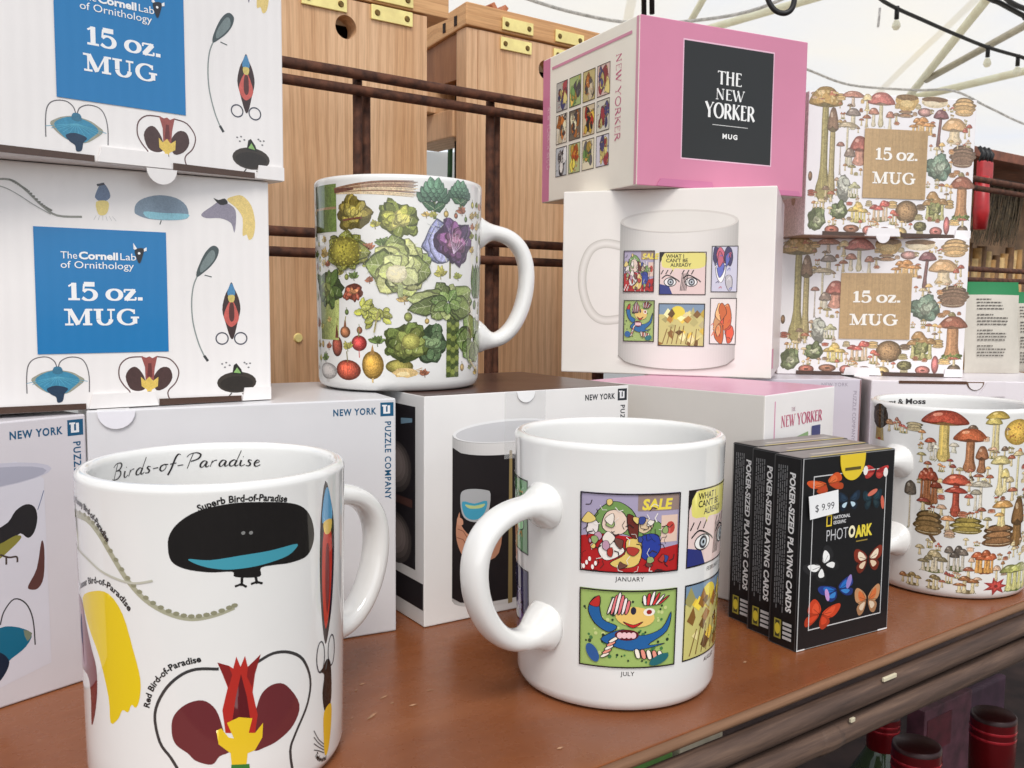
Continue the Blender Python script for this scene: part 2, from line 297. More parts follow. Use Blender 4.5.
class Art:
    def __init__(self): self.items = []; self.k = 0; self.base = 0.0; self.rng = random.Random(5)
    def start(self): self.k = 0; self.base = self.rng.random() * .0016; return self
    def poly(self, pts, col, sm=False):
        if len(pts) < 3: return
        if sm: pts = smooth(pts, True, sm if isinstance(sm, int) and sm > 1 else 4)
        self.items.append(([pts], col, .05 + self.base + .004 * self.k)); self.k += 1
    def inked(self, pts, col, w=.32, ink=(36, 30, 34)):
        q = smooth(pts, True, 4); self.poly(q, col); self.line(q, lambda t, dx, dy: w * (.55 + .6 * abs(dy)), ink, closed=True)
    def multi(self, polys, col): self.items.append((polys, col, .05 + self.base + .004 * self.k)); self.k += 1
    def rect(self, x0, y0, x1, y1, col): self.poly([(x0, y0), (x1, y0), (x1, y1), (x0, y1)], col)
    def ell(self, cx, cy, rx, ry, col, rot=0, n=20, wob=0, a0=0, a1=360):
        c, s = math.cos(math.radians(rot)), math.sin(math.radians(rot)); p = []
        full = abs(a1 - a0) >= 360; m = n if full else n + 1
        for i in range(m):
            a = math.radians(a0 + (a1 - a0) * i / n); k = 1 + wob * (self.rng.random() - .5)
            x, y = rx * k * math.cos(a), ry * k * math.sin(a); p.append((cx + x * c - y * s, cy + x * s + y * c))
        self.poly(p, col)
    def line(self, pts, w, col, sm=False, closed=False, taper=None):
        if sm: pts = smooth(pts, closed, 4)
        if closed: pts = list(pts) + [pts[0], pts[1]]
        n = len(pts); L = []; Rr = []; quads = []
        for i, p in enumerate(pts):
            a, b = pts[max(0, i - 1)], pts[min(n - 1, i + 1)]
            dx, dy = b[0] - a[0], b[1] - a[1]; d = math.hypot(dx, dy) or 1e-9
            ww = w if not callable(w) else w(i / (n - 1), dx / d, dy / d)
            if taper is not None: ww = ww * (taper + (1 - taper) * (1 - i / (n - 1)))
            h = ww / 2
            L.append((p[0] - dy / d * h, p[1] + dx / d * h)); Rr.append((p[0] + dy / d * h, p[1] - dx / d * h))
        self.multi([[L[i], Rr[i], Rr[i + 1], L[i + 1]] for i in range(n - 1)], col)
    def frame(self, x0, y0, x1, y1, w, col):
        self.multi([[(x0, y0), (x1, y0), (x1 - w, y0 + w), (x0 + w, y0 + w)], [(x1, y0), (x1, y1), (x1 - w, y1 - w), (x1 - w, y0 + w)],
                    [(x1, y1), (x0, y1), (x0 + w, y1 - w), (x1 - w, y1 - w)], [(x0, y1), (x0, y0), (x0 + w, y0 + w), (x0 + w, y1 - w)]], col)
    # text -----------------------------------------------------------
    def _lay(self, strs, origin, ex, ey, shear=0):
        f = lambda p: (origin[0] + (p[0] + shear * p[1]) * ex[0] + p[1] * ey[0], origin[1] + (p[0] + shear * p[1]) * ex[1] + p[1] * ey[1])
        return [[f(p) for p in q] for q in strs]
    def text(self, s, p0, cap, col, width=None, rot=0.0, bold=.0, font='sans', shear=0, align='l', nib=(.2, .07), track=0):
        """line of text with cap height `cap` from p0; squeezed to `width` when given"""
        adv = []
        for ch in s:
            if font == 'sans': adv.append(glyph(ch, bold)[1] + track)
            elif font == 'roman': adv.append(ROMAN[ch][0] + track)
            else: adv.append((SCRIPT[ch][0] if ch in SCRIPT else .4) + track)
        tot = sum(adv) or 1
        kx = (width / (tot * cap)) if width else 1.0
        c, sn = math.cos(math.radians(rot)), math.sin(math.radians(rot))
        ex, ey = (c * cap * kx, sn * cap * kx), (-sn * cap, c * cap)
        x = -tot / 2 if align == 'c' else 0; polys = []
        for ch, a in zip(s, adv):
            o = (p0[0] + ex[0] * x, p0[1] + ex[1] * x)
            if font == 'sans': polys += self._lay(glyph(ch, bold)[0], o, ex, ey, shear)
            else: self._strokes(ch, o, ex, ey, cap, col, font, nib, shear)
            x += a
        if polys: self.multi(polys, col)
    def _strokes(self, ch, o, ex, ey, cap, col, font, nib, shear):
        T, t = nib
        if font == 'roman':
            for st in ROMAN[ch][1]:
                if st[0] == 's':
                    _, x, y, hw = st; pts = [(x - hw, y + (t * .5 if y < .5 else 0)), (x + hw, y + (t * .5 if y < .5 else 0))]; w = lambda q, dx, dy: t * 1.2 * cap
                else:
                    pts = st[1]
                    w = {'T': lambda q, dx, dy: T * cap, 't': lambda q, dx, dy: t * cap, 'n': lambda q, dx, dy: (t + (T - t) * abs(dy) ** 1.3) * cap}[st[0]]
                self.line(self._lay([pts], o, ex, ey, shear)[0], w, col)
        else:
            for pts in SCRIPT.get(ch, (0, []))[1]:
                w = lambda q, dx, dy: (.05 + .075 * max(0, -dy * .8 + .25)) * cap
                self.line(self._lay([smooth(pts, False, 4)], o, ex, ey, shear)[0], w, col)
    def path_text(self, s, path, cap, col, bold=.032):
        path = smooth(path, False, 6); seg = [0]
        for a, b in zip(path, path[1:]): seg.append(seg[-1] + math.hypot(b[0] - a[0], b[1] - a[1]))
        adv = [glyph(c, bold)[1] for c in s]; k = seg[-1] / (sum(adv) * cap); x = 0; polys = []
        for ch, a in zip(s, adv):
            q = (x + a / 2) * cap * k; i = 0
            while i < len(seg) - 2 and seg[i + 1] < q: i += 1
            p, r = path[i], path[i + 1]; f = (q - seg[i]) / ((seg[i + 1] - seg[i]) or 1)
            px, py = p[0] + (r[0] - p[0]) * f, p[1] + (r[1] - p[1]) * f; d = math.hypot(r[0] - p[0], r[1] - p[1]) or 1
            c, sn = (r[0] - p[0]) / d, (r[1] - p[1]) / d
            ex, ey = (c * cap * k, sn * cap * k), (-sn * cap, c * cap)
            polys += self._lay(glyph(ch, bold)[0], (px - ex[0] * a / 2, py - ex[1] * a / 2), ex, ey); x += a
        self.multi(polys, col)

def stamp(bm, art, mapper, layer, step=None, normals=None, matidx=0):
    """put the shapes of an Art on a surface of bm; step = split width for curved surfaces"""
    t = bmesh.new(); cl = t.loops.layers.float_color.new('Col')
    for polys, col, off in art.items:
        c = lin(col)
        for p in polys:
            try: f = t.faces.new([t.verts.new((x, y, off)) for x, y in p])
            except ValueError: continue
            f.normal_update()
            if f.normal.z < 0: f.normal_flip()
            for l in f.loops: l[cl] = c
    bmesh.ops.triangulate(t, faces=[f for f in t.faces if len(f.verts) > 3], ngon_method='EAR_CLIP')
    if step:
        xs = [v.co.x for v in t.verts]; k = math.floor(min(xs) / step) + 1
        while k * step < max(xs):
            bmesh.ops.bisect_plane(t, geom=t.verts[:] + t.edges[:] + t.faces[:], plane_co=(k * step, 0, 0), plane_no=(1, 0, 0)); k += 1
    vm = {}
    for v in t.verts: vm[v] = bm.verts.new(mapper(v.co.x * MM, v.co.y * MM, v.co.z * MM))
    for f in t.faces:
        try: g = bm.faces.new([vm[v] for v in f.verts])
        except ValueError: continue
        g.smooth = True
        for l, m in zip(g.loops, f.loops): l[layer] = m[cl]
    t.free()
# ------------------------------------------------------------------ motifs
INK = (22, 20, 22)
def ball(a, cx, cy, rx, ry, col, dark=.55, light=1.3, rot=0, n=22, hx=-.18, hy=.2):
    for i in range(6):
        t = i / 5; k = 1 - t * .72
        c = mul(col, dark + (1 - dark) * min(1, t * 2)) if t < .5 else mixc(col, mul(col, light), (t - .5) * 2)
        a.ell(cx + hx * rx * t, cy + hy * ry * t, rx * k, ry * k, c, rot, n)
def leaf(a, cx, cy, ln, wd, ang, col, vein=True):
    c, s = math.cos(math.radians(ang)), math.sin(math.radians(ang)); r = a.rng
    f = lambda x, y: (cx + x * c - y * s, cy + x * s + y * c)
    U = []; L = []
    for i in range(8):
        t = i / 7; k = wd * .5 * math.sin(PI * min(1, .06 + .94 * t ** .8)) ** .7
        U.append((ln * t, k * (.84 + .32 * r.random()))); L.append((ln * t, -k * (.84 + .32 * r.random())))
    out = U + L[::-1]
    a.poly([f(*p) for p in out], mul(col, .62), 2)
    a.poly([f(ln * .04 + p[0] * .93, p[1] * .86 + wd * .02) for p in out], col, 2)
    a.poly([f(p[0] * .9 + ln * .05, p[1] * .72 + wd * .03) for p in U] + [f(ln * .9, 0), f(ln * .1, 0)], mul(col, 1.2))
    if vein:
        vc = mixc(col, (236, 238, 196), .55)
        a.line([f(0, 0), f(ln * .92, 0)], max(.16, wd * .055), vc, taper=.3)
        for t in (.3, .55, .75):
            for sg in (-1, 1): a.line([f(ln * t, 0), f(ln * (t + .16), sg * wd * .3)], max(.1, wd * .022), vc, taper=.3)
def leafball(a, cx, cy, rx, ry, cols, n=26, heart=None):
    r = a.rng
    a.ell(cx, cy, rx * .9, ry * .9, mul(cols[0], .62), 0, 22, .22)
    for i in range(n):
        t = i / n; rad = 1 - t; an = r.random() * 360
        x, y = cx + rx * rad * .72 * math.cos(math.radians(an)), cy + ry * rad * .72 * math.sin(math.radians(an))
        s = (.42 - .18 * t) * (.8 + .4 * r.random()); col = mul(cols[min(len(cols) - 1, int(t * len(cols)))], .8 + .4 * r.random())
        a.ell(x, y, rx * s, ry * s * .8, mul(col, .66), an, 11, .3)
        a.ell(x + rx * .03, y + ry * .05, rx * s * .8, ry * s * .58, col, an, 11, .3)
        if i % 2 == 0:
            a.line([(x, y - ry * s * .3), (x + rx * s * .2, y + ry * s * .4)], max(.14, rx * .03), mixc(col, (245, 245, 205), .5))
    if heart: ball(a, cx + heart[0], cy + heart[1], heart[2], heart[2] * .85, heart[3], .8, 1.05)
def frill(a, cx, cy, rx, ry, cols, n=14):
    r = a.rng
    for i in range(n):
        an = 360 * i / n + r.random() * 20
        c, s = math.cos(math.radians(an)), math.sin(math.radians(an))
        leaf(a, cx + rx * .1 * c, cy + ry * .1 * s, math.hypot(rx * c, ry * s) * (.75 + .3 * r.random()), min(rx, ry) * (.8 + .35 * r.random()), math.degrees(math.atan2(ry * s, rx * c)), mul(cols[i % len(cols)], .85 + .3 * r.random()))
def mushroom(a, b, cap, stem, cf=.34, cw=1.0, sw=.2, dome=1.0, bulb=1.5, spots=None, lean=0, gill=None):
    u, v, w, h = b; r = a.rng
    top = v + h / 2; bot = v - h / 2; ch = h * cf; cyb = top - ch; hw = w / 2 * cw; s = w * sw / 2
    x0 = u + lean * w
    a.start()
    P = [(u - s * .8, cyb + ch * .3), (u + s * .8, cyb + ch * .3), (x0 + s, bot + h * .3), (x0 + s * bulb, bot + h * .09), (x0 + s * .6, bot), (x0 - s * .6, bot), (x0 - s * bulb, bot + h * .09), (x0 - s, bot + h * .3)]
    a.poly(P, mul(stem, .76), 3)
    a.poly([(p[0] * .72 + (u + (x0 - u) * .5) * .28 - s * .18, p[1] + (h * .01)) for p in P], stem, 3)
    a.line([(u - s * .35, cyb), (x0 - s * .4, bot + h * .12)], max(.12, s * .35), mul(stem, 1.18))
    g = gill or mixc(stem, cap, .35)
    a.ell(u, cyb + ch * .14, hw * .93, max(.3, ch * .2), mul(g, .66))
    C = [(u - hw, cyb + ch * .1), (u - hw * .86, cyb + ch * .48 * dome), (u - hw * .45, top - ch * .1), (u, top), (u + hw * .45, top - ch * .1), (u + hw * .86, cyb + ch * .48 * dome), (u + hw, cyb + ch * .1), (u + hw * .5, cyb + ch * .02), (u, cyb + ch * .17), (u - hw * .5, cyb + ch * .02)]
    a.poly(C, mul(cap, .7), 4)
    for k, sh in ((.9, .85), (.74, 1.0), (.5, 1.14)):
        a.poly([(u - hw * .06 * (1 - k) * 4 + (p[0] - u) * k, cyb + ch * .16 + (p[1] - cyb - ch * .16) * k + ch * .05) for p in C], mul(cap, sh), 4)
    a.ell(u - hw * .3, top - ch * .32, hw * .22, ch * .12, mixc(mul(cap, 1.25), (255, 250, 235), .35), 12)
    if spots:
        for i in range(14): a.ell(u + hw * .8 * (r.random() * 2 - 1), cyb + ch * (.25 + .5 * r.random()), hw * .06, ch * .06, spots)
    for i in range(3):
        q = r.random() * 2 - 1; a.line([(x0 + q * s * 1.8, bot + h * .03), (x0 + q * s * 2.4, bot - h * .015)], .25, mul(mixc(stem, (70, 80, 30), .6), .9))
def cluster(a, b, cap, stem, n=5, base=(96, 104, 52)):
    u, v, w, h = b; r = a.rng
    a.start(); a.ell(u, v - h * .38, w * .36, h * .11, base, 0, 16, .3)
    for i in range(n):
        f = (i + .5) / n - .5 + (r.random() - .5) * .1; hh = h * (.62 + .38 * r.random()) * (1 - abs(f) * .5)
        ww = w * (.34 + .2 * r.random())
        k = a.k; bb = a.base
        mushroom(a, (u + f * w * .75, v - h / 2 + hh / 2 + h * .05, ww, hh), mul(cap, .8 + .4 * r.random()), stem, .3, 1, .28)
        a.base = bb + .004 * (i + 1) * 4
def fan(a, b, col, n=4):
    u, v, w, h = b; a.start(); r = a.rng
    for i in range(n):
        t = i / n; y = v + h * (.32 - .62 * t); ww = w * (.5 - .12 * abs(t - .4)) * (.85 + .3 * r.random())
        a.poly([(u - ww, y), (u - ww * .6, y + h * .16), (u + ww * .2, y + h * .2), (u + ww, y + h * .06), (u + ww * .7, y - h * .1), (u, y - h * .14), (u - ww * .7, y - h * .1)], mul(col, .55 + .1 * i), 3)
        a.poly([(u - ww * .8, y + h * .02), (u - ww * .4, y + h * .13), (u + ww * .3, y + h * .15), (u + ww * .75, y + h * .04), (u, y - h * .01)], mul(col, 1.0 + .12 * (i % 2)), 3)
        a.line([(u - ww * .8, y - h * .03), (u, y - h * .06), (u + ww * .75, y - h * .03)], .3, mixc(col, (240, 226, 190), .6), sm=True)
def morel(a, b, col, stem):
    u, v, w, h = b; a.start(); r = a.rng
    a.poly([(u - w * .2, v), (u + w * .2, v), (u + w * .27, v - h * .5), (u - w * .27, v - h * .5)], mul(stem, .85))
    ball(a, u, v + h * .16, w * .46, h * .34, col)
    for i in range(26):
        a.ell(u + w * .36 * (r.random() * 2 - 1), v + h * .16 + h * .25 * (r.random() * 2 - 1), w * .06, h * .035, mul(col, .5 + .2 * r.random()))

def fill_mushrooms(a, taken, x0, x1, y0, y1, n, smin, smax, seed, blocked=()):
    """small mushrooms dropped into the gaps between the large ones"""
    r = random.Random(seed); T = list(taken)
    caps = [(150,84,56),(176,120,70),(196,160,96),(120,96,76),(186,150,120),(160,70,54),(140,128,84),(206,186,140)]
    for i in range(n):
        h = smin + (smax - smin) * r.random(); w = h * (.55 + .5 * r.random()); u = x0 + (x1 - x0) * r.random(); v = y0 + (y1 - y0) * r.random()
        if any(abs(u - b[0]) < (w + b[2]) * .33 and abs(v - b[1]) < (h + b[3]) * .36 for b in T): continue
        if any(b[0] - w * .5 < u < b[2] + w * .5 and b[1] - h * .5 < v < b[3] + h * .5 for b in blocked): continue
        T.append((u, v, w, h)); c = mul(caps[r.randrange(8)], .85 + .3 * r.random()); k = r.random()
        if k < .55: mushroom(a, (u, v, w, h), c, (200, 182, 140), .3 + .15 * r.random(), 1, .25)
        elif k < .8: cluster(a, (u, v, w * 1.1, h), c, (196, 176, 130), 3)
        else: fan(a, (u, v, w * 1.2, h * .8), c, 3)

# ------------------------------------------------------------------ mugs
def mug(key, name_label, art, inner_art, hphi, hlen, zt, zb, mat=None):
    mat = mat or CERAMIC
    M = MUGS[key]; H = M['H']; tp = M['t']; fa = math.atan2(M['x'], M['y']); R = MUG_R * MM
    rr = lambda z: R * (tp + (1 - tp) * z / H)
    wall = .0045
    bm = BM(); cl = bm.loops.layers.float_color.new('Col')
    prof = [(0, .0022), (rr(0) * .82, .0022), (rr(0) * .84, .0004), (rr(0) * .88, 0), (rr(0) - .0030, .0003), (rr(0) - .0012, .0014), (rr(.003) - .0003, .0034)]
    prof += [(rr(z), z) for z in [.005 + (H - .008) * i / 10 for i in range(11)]]
    for i in range(9):
        an = PI * i / 8; prof.append((R - wall / 2 + wall / 2 * math.cos(an), H - .0022 + .0022 * math.sin(an)))
    prof += [(R - wall, H - .004), (rr(H * .5) - wall, H * .5), (rr(.012) - wall, .014), (rr(.01) - wall - .003, .0085), (rr(0) * .7, .0062), (0, .006)]
    lathe(bm, prof, 128)
    for f in bm.faces:
        f.smooth = True
        for l in f.loops: l[cl] = lin((229, 228, 225))
    bmesh.ops.recalc_face_normals(bm, faces=bm.faces[:])
    nbody = len(bm.verts)
    if art:
        def mp(u, v, o):
            ph = u / R; r = rr(v) + o
            return (r * math.sin(ph), -r * math.cos(ph), v)
        stamp(bm, art, mp, cl, 1.0)
    if inner_art:
        Ri = R - wall
        def mpi(u, v, o):
            ph = u / Ri; r = rr(v) - wall - o
            return (r * math.sin(ph), r * math.cos(ph), v)
        stamp(bm, inner_art, mpi, cl, 1.0)
    me = bpy.data.meshes.new('mug'); bm.to_mesh(me); bm.free(); me.materials.append(mat); me.shade_smooth()
    nr = [tuple(n.vector) for n in me.vertex_normals]
    for i in range(nbody, len(me.vertices)):
        c = me.vertices[i].co; d = math.hypot(c.x, c.y); s = 1 if d > rr(c.z) else -1
        nr[i] = (s * c.x / d, s * c.y / d, 0)
    me.normals_split_custom_set_from_vertices(nr)
    o = bpy.data.objects.new('mug', me); COL.objects.link(o)
    o.location = (M['x'], M['y'], M['z']); o.rotation_euler = (0, 0, -fa)
    tag(o, name_label, 'mug')
    # handle: flattened loop sweeping out from the wall and back
    ph = math.radians(hphi); d = Vector((math.sin(ph), -math.cos(ph), 0)); side = Vector((math.cos(ph), math.sin(ph), 0))
    ri = R - .003; e = hlen
    zm = (zt + zb) / 2
    P = lambda r, z: d * r + Vector((0, 0, z))
    path = bez(P(ri, zt), P(R + e * .55, zt + .004), P(R + e, zt - .004), P(R + e, zm + (zt - zb) * .08), 20)
    path += bez(P(R + e, zm + (zt - zb) * .08), P(R + e, zm - (zt - zb) * .3), P(R + e * .50, zb - .012), P(ri, zb + .001), 22)[1:]
    n = len(path); seg = 24; rings = []
    hb = BM(); hl = hb.loops.layers.float_color.new('Col')
    for i in range(n):
        p = path[i]; t = (path[min(i + 1, n - 1)] - path[max(i - 1, 0)]).normalized(); bb = t.cross(side).normalized()
        dw = max(0.0, math.hypot(p.x, p.y) - R); k = max(0.0, 1 - dw / .010) ** 2.2
        wa = .0062 + .0036 * k; tb = .0041 + .0050 * k
        if k > .02:      # near the wall let the section stand upright so that the foot spreads evenly
            bb = (bb * (1 - k) + Vector((0, 0, 1 if bb.z > 0 else -1)) * k).normalized()
        rings.append([hb.verts.new(p + side * (wa * math.copysign(abs(math.cos(q_)) ** .85, math.cos(q_))) + bb * (tb * math.copysign(abs(math.sin(q_)) ** .85, math.sin(q_)))) for q_ in [2 * PI * s_ / seg for s_ in range(seg)]])
    for A_, B_ in zip(rings, rings[1:]):
        for s_ in range(seg): hb.faces.new((A_[s_], A_[(s_ + 1) % seg], B_[(s_ + 1) % seg], B_[s_]))
    hb.faces.new(rings[0][::-1]); hb.faces.new(rings[-1])
    bmesh.ops.recalc_face_normals(hb, faces=hb.faces[:])
    for f in hb.faces:
        f.smooth = True
        for l in f.loops: l[hl] = lin((229, 228, 225))
    hm = bpy.data.meshes.new('handle'); hb.to_mesh(hm); hb.free(); hm.materials.append(CERAMIC)
    h = bpy.data.objects.new('handle', hm); COL.objects.link(h); h.parent = o
    return o

# --- mug with birds of paradise
a = Art()
BLK = (24, 22, 22)
a.start()
a.poly([(-13.8,84.5),(-13.0,87.9),(-10.4,91.2),(-5.4,94.3),(2.2,96.0),(10.1,96.1),(21.9,94.4),(28.5,91.6),(32.1,86.8),(33.0,80.8),(30.0,76.1),(23.4,75.2),(17.1,75.6),(13.1,75.4),(12.7,72.8),(5.4,73.7),(4.5,75.4),(-2.0,75.8),(-9.1,77.2),(-13.0,79.7)], BLK, True)
a.poly([(-8.0,80.1),(-1.9,79.5),(7.2,80.1),(15.6,80.3),(25.7,80.7),(23.1,78.0),(17.4,76.8),(9.9,76.1),(2.2,76.3),(-4.3,77.9)], (66, 150, 168), True)
for e in [(7.9,86.9,1.2,1.1),(10.2,86.7,1.2,1.1)]: a.ell(e[0], e[1], e[2]/2, e[3]/2, (130,130,128))
for L in ([(402,344),(400,366)], [(430,344),(435,360)]): pass
a.line([(7.4,74.3),(7.2,70.7)], .8, BLK); a.line([(11.3,73.8),(11.9,70.7)], .8, BLK)
a.line([(5.2,70.8),(7.1,71.3),(8.7,70.2)], .7, BLK); a.line([(10.0,70.9),(11.8,71.3),(13.6,70.5)], .7, BLK)
a.path_text('Superb Bird-of-Paradise', [(-4.7,94.2),(1.0,96.1),(7.5,96.5),(14.3,96.0),(21.9,94.6)], 2.1, BLK)
# long beaded plume
a.start()
sp = smooth([(-59.4,88.6),(-46.7,89.5),(-39.4,86.5),(-33.4,80.4),(-27.1,72.8),(-21.1,67.3),(-14.1,63.5),(-7.5,61.8),(-1.0,62.4),(5.0,64.1)], False, 6)
a.line(sp, 2.4, (168, 166, 142), taper=.35)
for i in range(0, len(sp), 2):
    a.ell(sp[i][0], sp[i][1] + .9, 1.0, .7, (140, 138, 112), 0, 8)
a.line([(-60.1,78.6),(-46.4,76.8),(-38.4,74.4),(-30.5,72.8),(-24.7,72.3),(-18.7,73.5)], .7, (188,186,170), sm=True)
a.path_text('King of Saxony Bird-of-Paradise', [(-62.3,92.9),(-48.9,92.4),(-40.9,89.5),(-34.8,83.7)], 2.0, BLK)
# lesser bird with yellow plume
a.start()
a.poly([(-52.5,62.8),(-42.5,67.3),(-35.0,67.7),(-29.6,62.3),(-26.1,51.5),(-24.0,43.0),(-24.4,37.0),(-25.9,33.6),(-27.5,34.3),(-29.0,31.7),(-31.2,32.0),(-33.3,28.7),(-36.8,26.8),(-37.3,35.0),(-41.5,47.0),(-48.2,55.5)], (226, 196, 24), 3)
a.poly([(-62.5,60.7),(-53.9,61.9),(-50.6,56.3),(-46.2,48.0),(-43.6,42.9),(-43.7,34.8),(-46.1,26.8),(-49.3,22.5),(-48.7,33.4),(-51.5,38.4),(-62.5,38.5),(-62.4,48.4)], (112, 40, 44), 3)
a.poly([(-62.5,60.1),(-53.1,59.7),(-53.6,51.1),(-51.0,41.5),(-62.5,38.5),(-62.4,48.5)], (140, 84, 98), 3)
a.path_text('Lesser Bird-of-Paradise', [(-55.2,65.1),(-44.0,69.4),(-37.0,69.9),(-31.2,67.4),(-27.2,63.4)], 2.0, BLK)
# red bird
a.start()
MAR = (104, 42, 46); RED = (170, 40, 34); YEL = (228, 192, 40)
a.line([(0.1,45.8),(-6.5,46.3),(-11.7,44.2),(-16.5,39.3),(-19.5,32.1),(-18.2,23.6),(-14.8,18.7),(-12.0,13.7)], .95, (60,58,58), sm=True)
a.line([(11.8,46.1),(16.8,47.7),(22.5,46.6),(28.0,42.6),(31.3,34.9),(30.0,27.3),(25.0,19.4),(22.8,14.1),(24.2,4.5)], .95, (60,58,58), sm=True)
a.poly([(-14.3,26.6),(-13.7,31.6),(-10.0,35.4),(-4.8,36.5),(-0.9,33.0),(1.3,25.6),(3.1,19.8),(-0.2,18.3),(-2.5,16.0),(-7.2,17.6),(-9.6,20.1),(-13.1,22.9)], MAR, True)
a.poly([(11.0,30.9),(13.1,35.9),(17.1,37.8),(21.6,36.0),(26.5,28.2),(24.1,22.4),(18.5,19.2),(13.8,18.2),(10.0,18.3),(8.5,24.2)], MAR, True)
a.poly([(-0.3,47.9),(3.0,46.5),(4.3,45.4),(5.3,49.0),(6.5,45.6),(7.9,48.8),(8.7,45.2),(12.8,48.4),(10.9,42.5),(10.1,36.9),(11.6,29.3),(10.7,23.7),(1.7,25.5),(0.9,32.8),(2.6,39.7),(1.1,44.2)], (176,44,36))
a.poly([(-0.3,47.9),(3.0,46.5),(4.0,43.5),(2.9,39.7),(1.1,44.2)], (130,34,34))
a.poly([(8.7,45.2),(12.8,48.4),(10.9,42.5),(10.0,38.4),(8.4,42.1)], (130,34,34))
a.poly([(6.6,43.3),(8.3,35.8),(9.3,28.1),(3.8,28.9),(5.0,36.5)], (92,24,30))
a.poly([(2.2,28.6),(5.8,29.8),(9.9,28.6),(8.7,24.2),(10.7,23.7),(13.3,26.3),(13.0,21.7),(10.6,18.2),(8.3,17.7),(7.7,12.5),(3.5,13.3),(3.1,18.8),(-0.4,22.2),(-1.0,26.6),(0.5,27.1),(2.6,23.9),(4.2,23.3)], YEL)
a.poly([(3.3,15.1),(8.8,14.2),(9.1,10.2),(3.0,11.5)], (52,120,52))
a.path_text('Red Bird-of-Paradise', [(-21.3,33.9),(-19.9,39.1),(-16.8,43.5),(-12.1,47.0),(-4.9,48.6)], 2.0, BLK)
# birds near the handle (right edge)
a.start()
a.poly([(39,98.5),(42.4,92),(44.8,84),(45.2,72),(44,58),(41.5,48),(39.3,44),(37.4,52),(36.2,64),(36,78),(36.8,90)], (46,30,28), 3)
a.poly([(38.2,82),(42.6,82),(43.6,70),(42,56),(39.5,49),(37.8,58),(37.2,70)], (196,56,36), 3)
a.poly([(38.4,94),(40.6,96),(43,90),(43.4,85),(37.2,85)], (84,150,190), 3)
a.poly([(38,85),(43.2,85),(42.4,81),(39,81)], (222,186,90), 3)
a.poly([(39.4,76),(41.4,76),(41.8,62),(40.4,54),(39.2,62)], (120,30,28), 3)
for cx, rx in ((36.6, 2.2), (43.5, 2.4)):
    a.line([(cx + rx * math.cos(t * PI / 10), 40.5 + 5.2 * math.sin(t * PI / 10)) for t in range(20)], .55, (70,70,76), closed=True)
a.poly([(38,36.5),(40,38.5),(42.6,37),(43.6,31),(43.5,24),(41,19),(38.6,22),(37.6,28),(38.6,33.8),(36,35.6)], (30,28,28), 3)
a.poly([(38.6,21),(43.5,22),(43.4,14),(41.5,7),(39.2,6),(38.4,13)], (226,180,44), 3)
for k in range(4): a.line([(38.6,10 - k), (35.5,13 - k * 1.3), (33,17 - 2.2 * k)], .35, (90,90,90), sm=True)
a.path_text('Twelve-wired', [(33.4,8.2),(35,6),(37.2,4.6),(40,4)], 1.7, BLK)
ia = Art(); ia.start()
ia.text('Birds-of-Paradise', (-41.8, 93.2), 5.4, (40, 38, 40), width=59, font='script', rot=0, shear=.12)
mug('bird', 'white mug printed with cartoon birds-of-paradise, nearest on the shelf at front left', a, ia, 124, .031, .081, .032)

